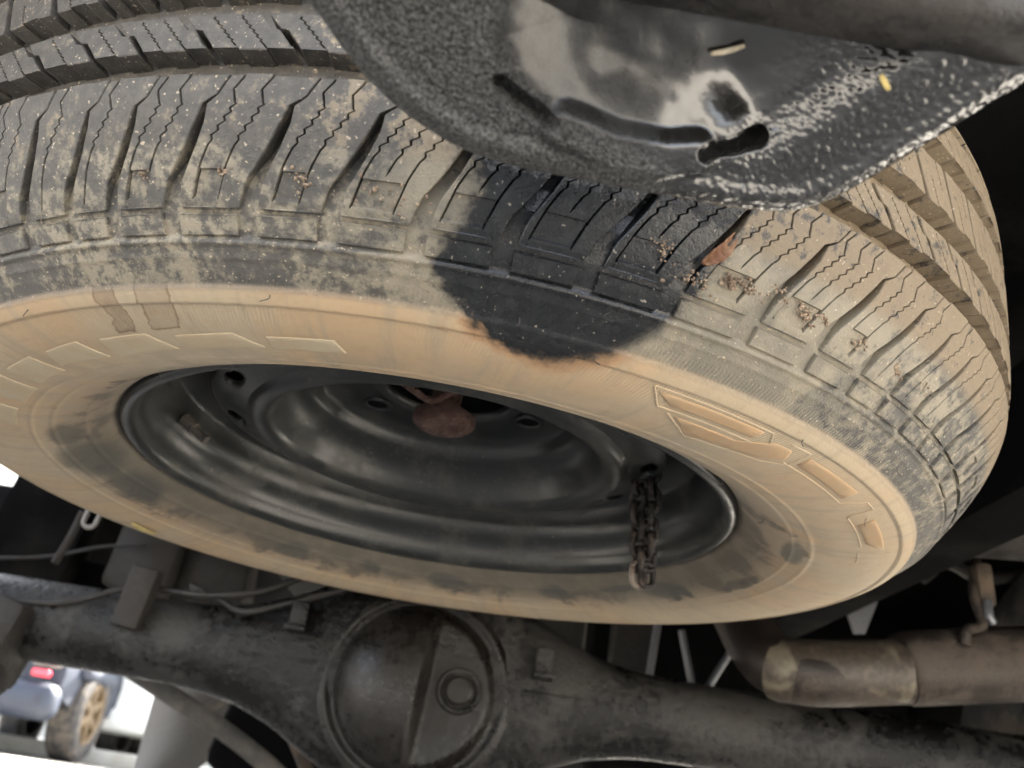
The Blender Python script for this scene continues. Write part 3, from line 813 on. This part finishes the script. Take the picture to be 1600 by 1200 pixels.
L0, L1 = uv_of(1165, 250), uv_of(1450, 66)
ld = (L1 - L0) / np.linalg.norm(L1 - L0)
sd_line = (G2 - L0) @ np.array([ld[1], -ld[0]])
if ((uv_of(1200, 100) - L0) @ np.array([ld[1], -ld[0]])) < 0: sd_line = -sd_line
al_line = (G2 - L0) @ ld
H -= 0.0080 * sstep(sd_line, -.0065, .0065) * (1 - sstep(sd_line, .012, .034)) * sstep(al_line, -.004, .012)
rid2 = segdist(G2, [(880, 196), (960, 228), (1040, 243), (1085, 240)])
H += 0.0045 * sstep(rid2, .0085, .0035)
hole = np.minimum(segdist(G2, [(780, 131), (815, 160), (858, 188)]), segdist(G2, [(1102, 234), (1150, 230), (1190, 222)]))
H -= 0.008 * sstep(hole, .0034, .0006)
hole3 = segdist(G2, [(1372, 38), (1410, 22), (1430, 10)])
H -= 0.02 * sstep(hole3, .0052, .0036)
gro = np.minimum(segdist(G2, [(985, -60), (975, 40), (955, 90)]), segdist(G2, [(1105, -60), (1085, 20), (1045, 70)]))
H -= 0.0020 * sstep(gro, .0085, .000) * sstep(dB, .004, .012)
gb = segdist(G2, [(965, 95), (1010, 120), (1060, 80)])
H += 0.0030 * sstep(gb, .016, .002)
tex = 1 - sstep(dB, -.002, .008) * .95
rightrough = sstep(G2[..., 0], .024, .045)
tex = np.maximum(tex, rightrough * .7)
def worley(P2, cell, seed):
    g = np.random.default_rng(seed).random((128, 128, 3)); q = P2 / cell + 57.3
    i = np.floor(q).astype(int); out = np.zeros(P2.shape[:-1])
    for dx in (-1, 0, 1):
        for dy in (-1, 0, 1):
            c = g[(i[..., 0] + dx) % 128, (i[..., 1] + dy) % 128]
            d = np.hypot(i[..., 0] + dx + c[..., 0] - q[..., 0], i[..., 1] + dy + c[..., 1] - q[..., 1])
            out = np.maximum(out, np.clip(1 - (d / (.35 + .55 * c[..., 2])) ** 2, 0, 1) * (.3 + .7 * c[..., 2]))
    return out
nb = np.clip(worley(G2, .0019, 1) - .25, 0, 1) * .9 + np.clip(worley(G2, .0012, 2) - .3, 0, 1) * .4
H += tex * nb * .0007 * (.35 + .65 * sstep(dE, 0, .003))
H += (1 - tex) * (vnoise(G2, 70, 5) * .0026 + vnoise(G2, 260, 6) * .0003)
n_o = len(OU)
V = []
Fc = []
for i in range(n_o):
    V.append(plate_pt(OU[i, 0] * 1.0, OU[i, 1], -.014))
for i in range(n_o):
    for k in range(NT_): V.append(plate_pt(G2[i, k, 0], G2[i, k, 1], H[i, k]))
V.append(plate_pt(CC[0], CC[1], float(H[:, -1].mean())))
ix = lambda i, k: n_o + (i % n_o) * NT_ + k
for i in range(n_o):
    Fc.append((i, (i + 1) % n_o, ix(i + 1, 0), ix(i, 0)))
    for k in range(NT_ - 1): Fc.append((ix(i, k), ix(i + 1, k), ix(i + 1, k + 1), ix(i, k + 1)))
    Fc.append((ix(i, NT_ - 1), ix(i + 1, NT_ - 1), len(V) - 1))
def bracket_material():
    t = NT('oily black coating'); P = t.obj()
    at_ = t.n("Attribute", attribute_name="oily"); oily = at_.outputs["Fac"]
    at2 = t.n("Attribute", attribute_name="wet"); wet = at2.outputs["Fac"]
    n1 = t.noise(P, 45, 5, .6, .8); n2 = t.noise(P, 900, 3, .65); v1 = t.voro(P, 680)
    nn = t.math('SUBTRACT', n1, .5)
    dusty = t.math('MULTIPLY', t.math('SUBTRACT', 1.0, wet), t.ss(n2, .3, .7))
    c = t.mix(t.math('MULTIPLY', t.math('MULTIPLY', dusty, t.math('SUBTRACT', 1.0, oily)), .85), (0.006, 0.006, 0.006), (0.17, 0.17, 0.168))
    smear = t.ss(t.math('ADD', n1, t.math('MULTIPLY', t.math('SUBTRACT', n2, .5), .2)), .47, .53)
    c = t.mix(t.math('MULTIPLY', oily, .9), c, t.mix(smear, (0.007, 0.006, 0.005), (0.014, 0.014, 0.014)))
    rough = t.math('ADD', t.math('MULTIPLY', oily, t.math('SUBTRACT', t.ss(smear, 0, 1, .20, .30), .36)), .36)
    rough = t.math('SUBTRACT', rough, t.math('MULTIPLY', wet, .12))
    rough = t.math('ADD', rough, t.math('MULTIPLY', dusty, .22))
    bumps = t.math('ADD', t.math('MULTIPLY', t.ss(v1, .60, .10), t.ss(t.noise(P, 330, 2, .5), .28, .5, .25, 1.25)), t.math('MULTIPLY', t.ss(t.voro(P, 1150), .45, .1), t.ss(t.noise(P, 500, 2, .5), .42, .56, 0, .6)))
    grain = t.math('MULTIPLY', t.math('SUBTRACT', 1.0, wet), t.math('MULTIPLY', n2, 3.6))
    hgt = t.math('ADD', t.math('MULTIPLY', t.math('SUBTRACT', 1.0, oily), t.math('ADD', bumps, grain)), t.math('MULTIPLY', oily, t.math('ADD', t.math('MULTIPLY', n1, .5), t.math('MULTIPLY', n2, .12))))
    t.put(t.math('MULTIPLY', t.math('MAXIMUM', t.math('ADD', .15, t.math('MULTIPLY', wet, .85)), t.math('MULTIPLY', oily, .5)), t.math('SUBTRACT', 1.0, t.math('MULTIPLY', oily, .0))), t.b.inputs['Coat Weight'])
    t.put(t.math('ADD', t.math('SUBTRACT', .26, t.math('MULTIPLY', wet, .14)), t.math('MULTIPLY', oily, .02)), t.b.inputs['Coat Roughness'])
    t.b.inputs['Coat IOR'].default_value = 1.75
    return t.out(c, rough, None, t.bump(hgt, 0.0010, 1.0), .2)
M['bracket'] = bracket_material()
bracket = mesh_from('tow_bracket', V, Fc, M['bracket'])
def attr(name, arr):
    A = np.zeros(len(V)); A[n_o:-1] = arr.reshape(-1); A[-1] = arr[:, -1].mean(); A[:n_o] = arr[:, 0]
    bracket.data.attributes.new(name, 'FLOAT', 'POINT').data.foreach_set("value", A.astype(np.float32))
attr("oily", np.clip(1 - tex, 0, 1)); attr("wet", sstep(G2[..., 0] + (vnoise(G2, 60, 9) - .5) * .03, -.012, .012))
tag(bracket, 'rough black coated steel bracket dripping oil above the tyre', 'bracket')

# ------------------------------------------------------------------ the truck above
truck = empty('pickup_truck', (0, 1.2, 0))
tag(truck, 'dark underside of the pickup truck around the spare wheel', 'truck')
def tpart(name, c, s, mat, bevel=.01, rot=None):
    bm = bmesh.new(); add_box(bm, Vector(c) - truck.location - Vector((0, 0, .04)), s, rot, bevel)
    return build(name, bm, mat, truck)
def ttube(name, pts, rad, mat, seg=12, n=6):
    return tube(name, smooth_path([Vector(p) - truck.location for p in pts], n), rad, mat, truck, seg)
tpart('floor_pan', (0, 2.2, .80), (1.5, 4.2, .04), M['under'])
tpart('cargo_bed', (0, 2.25, 1.32), (1.75, 4.2, .95), M['suv'])
tpart('frame_rail', (.52, 2.2, .64), (.08, 4.0, .13), M['under'])
tpart('frame_rail', (-.56, 2.2, .64), (.08, 4.0, .13), M['under'])
tpart('crossmember', (0, 1.62, .66), (1.1, .12, .12), M['under'])
tpart('fuel_tank', (.52, 2.25, .50), (.62, .9, .36), M['under'], .05)
tpart('gearbox', (.02, 2.65, .46), (.42, .9, .32), M['under'], .06)
tpart('inner_panel', (.86, 2.2, .63), (.025, 4.1, .50), M['under'])
tpart('inner_panel', (-.86, 3.0, .71), (.025, 2.26, .34), M['under'])
bm = bmesh.new()
b0, b1 = at(1100, -70, .20), at(1760, 48, .20)
bd = (b1 - b0).normalized(); bz = bd.cross(Vector((0, 1, .35))).normalized(); by = bz.cross(bd)
add_box(bm, (b0 + b1) / 2 - truck.location, ((b1 - b0).length * 1.7, .030, .0245), Matrix((bd, by, bz)).transposed(), .006, 3)
build('bumper_beam', bm, M['line'], truck)

# ------------------------------------------------------------------ rear axle
AY = 1.27
AC = at(655, 1064, AY)
axle = empty('rear_axle', AC)
tag(axle, 'grimy banjo rear axle with round differential cover below the spare wheel', 'axle')
aL, aR = at(200, 985, AY) - AC, at(1100, 1128, AY) - AC
tilt = (aR.z - aL.z) / (aR.x - aL.x)
bm = bmesh.new()
xs = sorted(set([-.72, -.6, -.5, -.4, -.34] + list(np.round(np.arange(-.30, .301, .02), 3)) + [.34, .4, .5, .6, .72]))
rings = []
xs = [-.9] + xs + [.9]
for x in xs:
    ax_ = abs(x)
    a = float(np.interp(ax_, [0, .06, .10, .13, .17, .22, .27, .31], [.129, .127, .119, .104, .081, .062, .053, .050]))
    b = float(np.interp(ax_, [0, .12, .2, .3], [.062, .062, .054, .050]))
    rings.append([bm.verts.new((x, b * math.sin(q) * (1 if True else 1), a * math.cos(q) + tilt * x)) for q in [2 * math.pi * k / 36 for k in range(36)]])
for A, B in zip(rings[:-1], rings[1:]):
    for k in range(36): bm.faces.new((A[k], A[(k + 1) % 36], B[(k + 1) % 36], B[k]))
build('axle_housing', bm, M['axle'], axle, ang=60)
# differential cover: dome on the left, flat face with a plug on the right, raised flange
rotc = Matrix.Rotation(R(90), 4, 'X')
def cover():
    Rc, n, m = .117, 96, 44
    V, Fc = [], []
    for i in range(m + 1):
        q = i / m; r = Rc * q
        for k in range(n):
            a = 2 * math.pi * k / n; u, w = r * math.cos(a), r * math.sin(a)
            edge = .117 - r
            h = .006 * float(sstep(edge, 0, .009))
            d2 = math.hypot(u, w) / .097
            step_u = .012 + .10 * w * .55
            dome = max(0., 1 - d2 ** 2.4) ** .55
            left = float(sstep(np.float64(step_u - u), -.004, .010))
            h += .058 * dome * left + .010 * float(sstep(np.float64(1 - d2), 0, .12)) * (1 - left)
            h -= .006 * math.exp(-((r - .1005) / .007) ** 2)
            V.append((u, -h - .058, w - .016))
    for i in range(m):
        for k in range(n): Fc.append((i * n + k, i * n + (k + 1) % n, (i + 1) * n + (k + 1) % n, (i + 1) * n + k))
    return mesh_from('differential_cover', V, Fc, M['cover'], axle)
cv = cover()
bm = bmesh.new()
add_lathe(bm, [(0, -.087), (.014, -.087), (.0165, -.085), (.0175, -.074)], 24, rotc @ Matrix.Identity(4))
for v in bm.verts: v.co.y = -abs(v.co.y)
bmesh.ops.translate(bm, verts=bm.verts, vec=(.052, 0, -.012))
plug = build('fill_plug', bm, M['cover'], cv)
bm = bmesh.new()
add_lathe(bm, [(.0185, -.0735), (.022, -.0770), (.0255, -.0775), (.028, -.073), (.028, -.068)], 28, rotc)
for v in bm.verts: v.co.y = -abs(v.co.y)
bmesh.ops.translate(bm, verts=bm.verts, vec=(.052, 0, -.012))
build('plug_boss', bm, M['axle'], cv)
# weld seams, brackets and lines on the axle
def alocal(px, py, Y): return at(px, py, Y) - AC
tube('weld_seam', smooth_path([alocal(370, 1020, AY - .05), alocal(430, 1028, AY - .053), alocal(500, 1036, AY - .060)], 5), .0035, M['axle'], axle, 8)
tube('weld_seam', smooth_path([alocal(812, 1082, AY - .060), alocal(870, 1090, AY - .054), alocal(940, 1100, AY - .048)], 5), .0042, M['axle'], axle, 8)
for px, py in ((470, 962), (850, 1035)):
    bm = bmesh.new(); c = alocal(px, py, AY - .065)
    add_box(bm, c, (.022, .03, .032), bevel=.004); add_box(bm, c + Vector((0, -.012, -.018)), (.026, .03, .008), bevel=.003)
    build('line_bracket', bm, M['axle'], axle)
tube('brake_line', smooth_path([alocal(-60, 925, AY - .04), alocal(60, 942, AY - .05), alocal(130, 936, AY - .05), alocal(215, 918, AY - .04), alocal(330, 930, AY - .05), alocal(430, 918, AY - .05), alocal(560, 860, AY)], 6), .0042, M['line'], axle, 8)
tube('brake_line', smooth_path([alocal(300, 915, AY), alocal(345, 938, AY - .03), alocal(380, 956, AY - .07), alocal(440, 945, AY - .07), alocal(540, 920, AY - .06), alocal(620, 890, AY - .03)], 6), .0042, M['line'], axle, 8)
bm = bmesh.new(); c = alocal(215, 935, AY - .055); add_box(bm, c, (.034, .03, .075), Matrix.Rotation(R(6), 3, 'Y'), .004)
build('line_clip', bm, M['tube'], axle)
bm = bmesh.new(); c = alocal(-2, 1000, AY - .03)
add_box(bm, c, (.06, .10, .10), Matrix.Rotation(R(14), 3, 'Y'), .01); add_box(bm, c + Vector((.01, -.03, -.045)), (.04, .05, .05), Matrix.Rotation(R(-28), 3, 'Y'), .01)
build('spring_seat', bm, M['tube'], axle)
for sx in (-.96, .96):
    bm = bmesh.new(); rr_ = AC.z
    add_lathe(bm, [(.18, -.10), (.26, -.12), (rr_ - .02, -.115), (rr_, -.09), (rr_, .09), (rr_ - .02, .115), (.26, .12), (.18, .10), (.18, -.1)], 64, Matrix.Translation((sx, 0, tilt * sx)) @ Matrix.Rotation(R(90), 4, 'Y'))
    build('road_wheel', bm, M['rubber'], axle)

# ------------------------------------------------------------------ exhaust
EY = 1.12
E0 = at(1400, 1050, EY)
exh = empty('exhaust_pipe', E0)
tag(exh, 'brown dusty exhaust pipe bending down beside the spare wheel', 'exhaust pipe')
el = lambda px, py, Y=EY: at(px, py, Y) - E0
pp = smooth_path([el(1120, 900, EY + .16), el(1150, 950, EY + .10), el(1180, 1004, EY + .04), el(1215, 1040, EY + .0), el(1275, 1055, EY - .01), el(1420, 1052), el(1640, 1044)], 10)
tube('bend_pipe', pp, .0345, M['exhaust'], exh, 32)
tube('sleeve', [el(1212, 1046, EY - .004), el(1216, 1047, EY - .006), el(1300, 1051, EY - .008), el(1405, 1049, EY - .003)], [.033, .0358, .0362, .036], M['sleeve'], exh, 32)
tube('muffler', [el(1404, 1046), el(1409, 1045), el(1420, 1044), el(1520, 1040), el(1720, 1032)], [.036, .041, .0425, .0428, .043], M['exhaust'], exh, 36)
tube('hanger_rod', smooth_path([el(1526, 850, EY + .03), el(1524, 885, EY), el(1522, 930, EY - .02), el(1535, 975, EY - .03), el(1512, 985, EY - .04), el(1508, 1008, EY - .04)], 6), .0062, M['exhaust'], exh, 10)
bm = bmesh.new(); add_box(bm, el(1536, 915, EY - .02), (.020, .02, .052), Matrix.Rotation(R(-5), 3, 'Y'), .005)
build('rubber_hanger', bm, M['tan'], exh)
tube('hanger_tip', smooth_path([el(1543, 940, EY - .03), el(1545, 962, EY - .035), el(1553, 975, EY - .035)], 5), .0055, M['steel'], exh, 10)

# ------------------------------------------------------------------ bits seen beyond the tyre (parts of the truck)
def world_tube(name, pxs, rad, mat, seg=10):
    return ttube(name, [at(*q) for q in pxs], rad, mat, seg)
# spring bush and shackle at the right edge
bm = bmesh.new()
c = at(1575, 815, 1.05) - truck.location
m = Matrix.Translation(c) @ Matrix.Rotation(R(90), 4, 'Y') @ Matrix.Rotation(R(20), 4, 'X')
add_lathe(bm, [(.014, -.05), (.038, -.05), (.044, -.044), (.044, .04), (.038, .046), (.014, .046), (.014, -.05)], 40, m)
add_box(bm, c + Vector((.03, .02, .035)), (.10, .05, .018), None, .004)
build('spring_bush', bm, M['tube'], truck)
world_tube('tie_rod', [(1035, 930, 1.45), (1008, 1095, 1.45)], .006, M['steel'])
world_tube('tie_rod', [(1065, 985, 1.45), (1085, 1090, 1.45)], .0055, M['steel'])
world_tube('tie_rod', [(1150, 1005, 1.45), (1092, 1095, 1.45)], .0055, M['steel'])
bm = bmesh.new(); c = at(985, 1010, 1.55) - truck.location; add_box(bm, c, (.065, .05, .2), None, .01); build('hanger_plate', bm, M['tube'], truck)
world_tube('hose', [(1440, 905, 1.35), (1480, 880, 1.35), (1540, 905, 1.4), (1640, 890, 1.4)], .009, M['line'])
world_tube('hose', [(1250, 1130, 1.5), (1330, 1150, 1.5), (1400, 1190, 1.45), (1440, 1240, 1.4)], .007, M['line'])
world_tube('hose', [(1560, 480, 1.3), (1585, 560, 1.3), (1600, 640, 1.3), (1620, 760, 1.25)], .012, M['line'])
bm = bmesh.new(); add_box(bm, at(1605, 655, 1.2) - truck.location, (.06, .06, .11), Matrix.Rotation(R(10), 3, 'Y'), .01); build('rail_bracket', bm, M['tube'], truck)
bm = bmesh.new(); add_box(bm, at(866, 955, 1.6) - truck.location, (.11, .06, .16), None, .015); build('hanger_plate', bm, M['tube'], truck)
# triangular shield tip
tv = [at(1312, 925, 1.5), at(1385, 905, 1.5), at(1352, 990, 1.5), at(1335, 990, 1.5)]
bm = bmesh.new()
A = [bm.verts.new(v - truck.location) for v in tv]; B = [bm.verts.new(v - truck.location + Vector((0, .004, 0))) for v in tv]
bm.faces.new(A); bm.faces.new(B[::-1])
for i in range(4): bm.faces.new((A[i], B[i], B[(i + 1) % 4], A[(i + 1) % 4]))
build('heat_shield', bm, M['alu'], truck)
# left: body mounts, wires
for (px, py, Y, s, rz) in ((230, 880, 1.5, (.10, .06, .10), 5), (330, 905, 1.55, (.13, .08, .09), -6), (60, 850, 1.5, (.14, .06, .20), 8), (100, 930, 1.6, (.3, .06, .12), 4), (40, 820, 1.7, (.24, .06, .12), 0)):
    bm = bmesh.new(); add_box(bm, at(px, py, Y) - truck.location, s, Matrix.Rotation(R(rz), 3, 'Y'), .012)
    build('body_mount', bm, M['under'] if s[0] > .13 else M['tube'], truck)
world_tube('wire', [(-60, 872, 1.45), (70, 870, 1.45), (155, 855, 1.45), (230, 850, 1.45)], .003, M['line'], 8)
world_tube('wire', [(130, 800, 1.4), (110, 840, 1.4), (85, 880, 1.4)], .006, M['tube'], 8)
# pale snap link peeping out under the tyre
lk = empty('snap_link', at(145, 805, 1.2))
tag(lk, 'small pale steel chain link hanging behind the tyre edge', 'chain link')
bm = bmesh.new(); add_tube(bm, link_pts(Vector(), Vector((.1, 0, 1)).normalized(), Vector((1, 0, -.1)).normalized(), .016, .008), .0030, 9, True)
build('loop', bm, M['pale'], lk)
# low front: splash guard, arm, sump
g0 = at(290, 1140, 2.3) - truck.location
bm = bmesh.new()
rows = []
for j in range(9):
    w = [1, 1, 1, 1, 1, .97, .90, .78, .55][j]; zz_ = .10 - j * .025
    rows.append([bm.verts.new(g0 + Vector((-.088 + (k / 12) * .176 * w, -.05 * math.sin(math.pi * k / 12), zz_))) for k in range(13)])
for A, B in zip(rows[:-1], rows[1:]):
    for k in range(12): bm.faces.new((A[k], A[k + 1], B[k + 1], B[k]))
bmesh.ops.solidify(bm, geom=bm.faces[:], thickness=.006)
build('splash_guard', bm, M['pale'], truck)
world_tube('stabiliser_bar', [(205, 1046, 1.8), (300, 1108, 1.8), (390, 1172, 1.8), (500, 1270, 1.8)], .0165, M['arm'], 14)
world_tube('link_rod', [(320, 1112, 1.8), (345, 1095, 1.82), (375, 1085, 1.85)], .009, M['arm'], 10)
world_tube('link_rod', [(455, 1145, 1.6), (470, 1180, 1.6), (490, 1230, 1.6)], .010, M['tan'], 10)
bm = bmesh.new(); add_box(bm, at(470, 1180, 2.1) - truck.location, (.30, .3, .16), Matrix.Rotation(R(12), 3, 'Y'), .03); build('sump', bm, M['under'], truck)
bm = bmesh.new(); add_box(bm, at(325, 1078, 2.6) - truck.location, (.22, .2, .085), Matrix.Rotation(R(14), 3, 'Y'), .03); build('washer_tank', bm, M['white'], truck)

# ------------------------------------------------------------------ leaves
def leaf(name, pts, wid, mat, label, cat='leaf', curl=.3, nrm=None):
    P = smooth_path(pts, 6); n = len(P); V, Fc = [], []
    nrm = Vector(nrm or (0, -1, -.2)).normalized()
    for i, p in enumerate(P):
        t = (P[min(i + 1, n - 1)] - P[max(i - 1, 0)]).normalized(); s = t.cross(nrm).normalized()
        w = wid * math.sin(math.pi * (0.06 + .9 * i / (n - 1))) ** .7
        for q in (-1, -.5, 0, .5, 1): V.append(p + s * w * q + nrm * wid * curl * (q * q - .4 + .2 * math.sin(i * 1.7 + q)))
    for i in range(n - 1):
        for k in range(4): Fc.append((i * 5 + k, i * 5 + k + 1, i * 5 + 6 + k, i * 5 + 5 + k))
    o = mesh_from(name, V, Fc, mat)
    md = o.modifiers.new('thick', 'SOLIDIFY'); md.thickness = .0004
    tag(o, label, cat)
wm = Matrix.Translation(spare.location) @ Matrix.Rotation(R(3.96), 4, 'Z')
def tread_pt(deg, z, up):
    r, a, b = [float(q[0]) for q in surf(np.array([z]))]; t = R(deg)
    return wm @ Vector(((r + a * up) * math.cos(t), (r + a * up) * math.sin(t), z + b * up))
leaf('dry_leaf', [tread_pt(-75.0, .0115, -.001), tread_pt(-74.5, .0150, .0012), tread_pt(-74.0, .0190, .0012), tread_pt(-73.5, .0250, -.0015)], .0030, M['leaf'], 'rust brown dry leaf jammed in a tread groove beside the oil patch', curl=.7, nrm=(.25, -.9, -.3))
def plate_leaf(px, py, dx, dy, wid, label, mat):
    def hp(x, y):
        u = uv_of(x, y); d = np.linalg.norm(G2 - u, axis=-1); i = np.unravel_index(d.argmin(), d.shape)
        return plate_pt(u[0], u[1], H[i] + .0016)
    leaf('leaf_scrap', [hp(px - dx, py - dy), hp(px, py + abs(dx) * .12), hp(px + dx, py + dy)], wid, mat, label, 'leaf', .5, en)
plate_leaf(1147, 98, 27, -6, .0007, 'pale curled leaf scrap stuck in the oily bracket bowl', M['straw'])
plate_leaf(1300, 40, 4, 5, .0008, 'tiny yellow leaf fleck near the dark hole in the bracket', M['petal'])
plate_leaf(1382, 128, 4, 9, .0007, 'tiny yellow leaf fleck on the bright ridge of the bracket', M['petal'])
sp_ = lambda d_, r_, u_: wm @ Vector(side_pt(d_, r_, u_))
leaf('leaf_scrap', [sp_(147.5, .293, .0012), sp_(144.5, .297, .002), sp_(141.5, .2995, .0012)], .0055, M['petal'], 'yellow petal lying on the dusty far sidewall at the left', 'petal', .12, (0, 0, -1))

# ------------------------------------------------------------------ parked vehicles far left, wall behind
def car_wheel(bm_t, bm_r, c, rad, wid, axis=Vector((1, 0, 0)), spokes=True, R_t=None):
    q = Vector((0, 0, 1)).rotation_difference(axis).to_matrix().to_4x4(); m = Matrix.Translation(c) @ q
    add_lathe(bm_t, [(rad * .62, -wid * .40), (rad * .70, -wid * .5), (rad * .92, -wid * .48), (rad, -wid * .36), (rad, wid * .36), (rad * .92, wid * .48), (rad * .70, wid * .5), (rad * .62, wid * .40)], 48, m, True)
    add_lathe(bm_r, [(rad * .64, wid * .44), (rad * .61, wid * .48), (rad * .57, wid * .44), (rad * .55, wid * .1), (rad * .2, wid * .06), (0, wid * .06)], 40, m)
    add_lathe(bm_r, [(rad * .16, wid * .3), (rad * .15, wid * .40), (0, wid * .41)], 20, m)
    for k in range(6):
        a = math.pi * k / 3
        add_box(bm_r, m @ Vector((rad * .36 * math.cos(a), rad * .36 * math.sin(a), wid * .33)), (rad * .46, rad * .15, wid * .2), (m.to_3x3() @ Matrix.Rotation(a, 3, 'Z')), rad * .02)
def loft(bm, secs):
    """cross sections: list of equal-length point lists"""
    rings = [[bm.verts.new(p) for p in s] for s in secs]
    n = len(rings[0])
    for A, B in zip(rings[:-1], rings[1:]):
        for k in range(n): bm.faces.new((A[k], A[(k + 1) % n], B[(k + 1) % n], B[k]))
    bm.faces.new(rings[0][::-1]); bm.faces.new(rings[-1])
WP = at(84, 1188, 7.0); WY = 7.4
k_ = CAMZ / max(1e-3, (CAMZ - WP.z)); WX = WP.x * k_; WYY = WP.y * k_
suv = empty('parked_suv', (WX - .72, WYY + 1.4, 0), R(3))
tag(suv, 'blue grey off-road car with gold spoked wheels parked at left', 'car')
def scar(name, c, s, mat, bevel=.05, rot=None, parent=None):
    bm = bmesh.new(); add_box(bm, c, s, rot, bevel, 3); return build(name, bm, mat, parent or suv)
bm = bmesh.new()
def body_sec(y, w, z0, z1, top): return [Vector((-w, y, z0)), Vector((-w - .02, y, (z0 + z1) / 2)), Vector((-w + .02, y, z1)), Vector((-w * .82, y, top)), Vector((w * .82, y, top)), Vector((w - .02, y, z1)), Vector((w + .02, y, (z0 + z1) / 2)), Vector((w, y, z0))]
loft(bm, [body_sec(-2.05, .70, .52, .86, .94), body_sec(-1.9, .76, .45, .92, 1.0), body_sec(-1.0, .78, .42, .98, 1.06), body_sec(-.6, .79, .42, 1.0, 1.1), body_sec(1.8, .79, .42, 1.0, 1.1), body_sec(2.1, .74, .5, .95, 1.05)])
build('body', bm, M['suv'], suv)
scar('cabin', (0, .65, 1.36), (1.34, 2.5, .56), M['glass'], .16); scar('roof', (0, .65, 1.66), (1.3, 2.4, .07), M['suv'], .03)
scar('front_bumper', (0, -2.12, .44), (1.50, .28, .30), M['suv'], .10)
scar('headlight', (.55, -2.06, .80), (.26, .10, .16), M['pale'], .04); scar('headlight', (-.55, -2.06, .80), (.26, .10, .16), M['pale'], .04)
scar('indicator', (.56, -2.17, .66), (.15, .08, .06), M['red'], .02); scar('grille', (0, -2.07, .78), (.7, .06, .2), M['under'], .02)
for sx in (-1, 1):
    for sy in (-1.4, 1.4):
        bt, br = bmesh.new(), bmesh.new()
        car_wheel(bt, br, Vector((sx * .72, sy, .415)), .415, .27, Vector((sx, 0, 0)))
        w_o = build('wheel', bt, M['rubber'], suv); build('rim', br, M['gold'], w_o)
        scar('fender_flare', (sx * .80, sy, .74), (.14, .92, .14), M['suv'], .06)
van_p = at(225, 1160, 9.5)
van = empty('white_van', (at(262, 1160, 10.2).x, 12.3, 0), R(0))
tag(van, 'bright white van parked behind the blue grey car', 'van')
bm = bmesh.new()
loft(bm, [body_sec(-2.1, .80, .34, 1.0, 1.1), body_sec(-2.0, .86, .30, 1.1, 1.9), body_sec(1.2, .86, .30, 1.1, 1.95), body_sec(1.9, .84, .3, 1.0, 1.25), body_sec(2.2, .78, .34, .8, .95)])
build('body', bm, M['white'], van)
def vpart(name, c, s, mat, bevel=.03): scar(name, c, s, mat, bevel, None, van)
vpart('rear_bumper', (0, -2.13, .42), (1.6, .12, .2), M['white'], .05)
vpart('tail_light', (.72, -2.09, .66), (.16, .08, .07), M['red'], .02); vpart('tail_light', (-.72, -2.09, .66), (.16, .08, .07), M['red'], .02)
vpart('rear_window', (0, -2.08, 1.45), (1.2, .06, .5), M['glass'], .02)
for sx in (-1, 1):
    for sy in (-1.35, 1.35):
        bt, br = bmesh.new(), bmesh.new(); car_wheel(bt, br, Vector((sx * .76, sy, .32)), .32, .2, Vector((sx, 0, 0)))
        w_o = build('wheel', bt, M['rubber'], van); build('rim', br, M['steel'], w_o)
bw = empty('pale_building', (0, 17, 0)); tag(bw, 'pale plastered building wall across the road', 'building')
bm = bmesh.new(); add_box(bm, (0, .2, 2.5), (44, .4, 5)); build('wall', bm, M['wall'], bw, False)
bm = bmesh.new(); add_box(bm, (0, -.06, .2), (44, .12, .4), bevel=.02); build('plinth', bm, M['kerb'], bw, False)
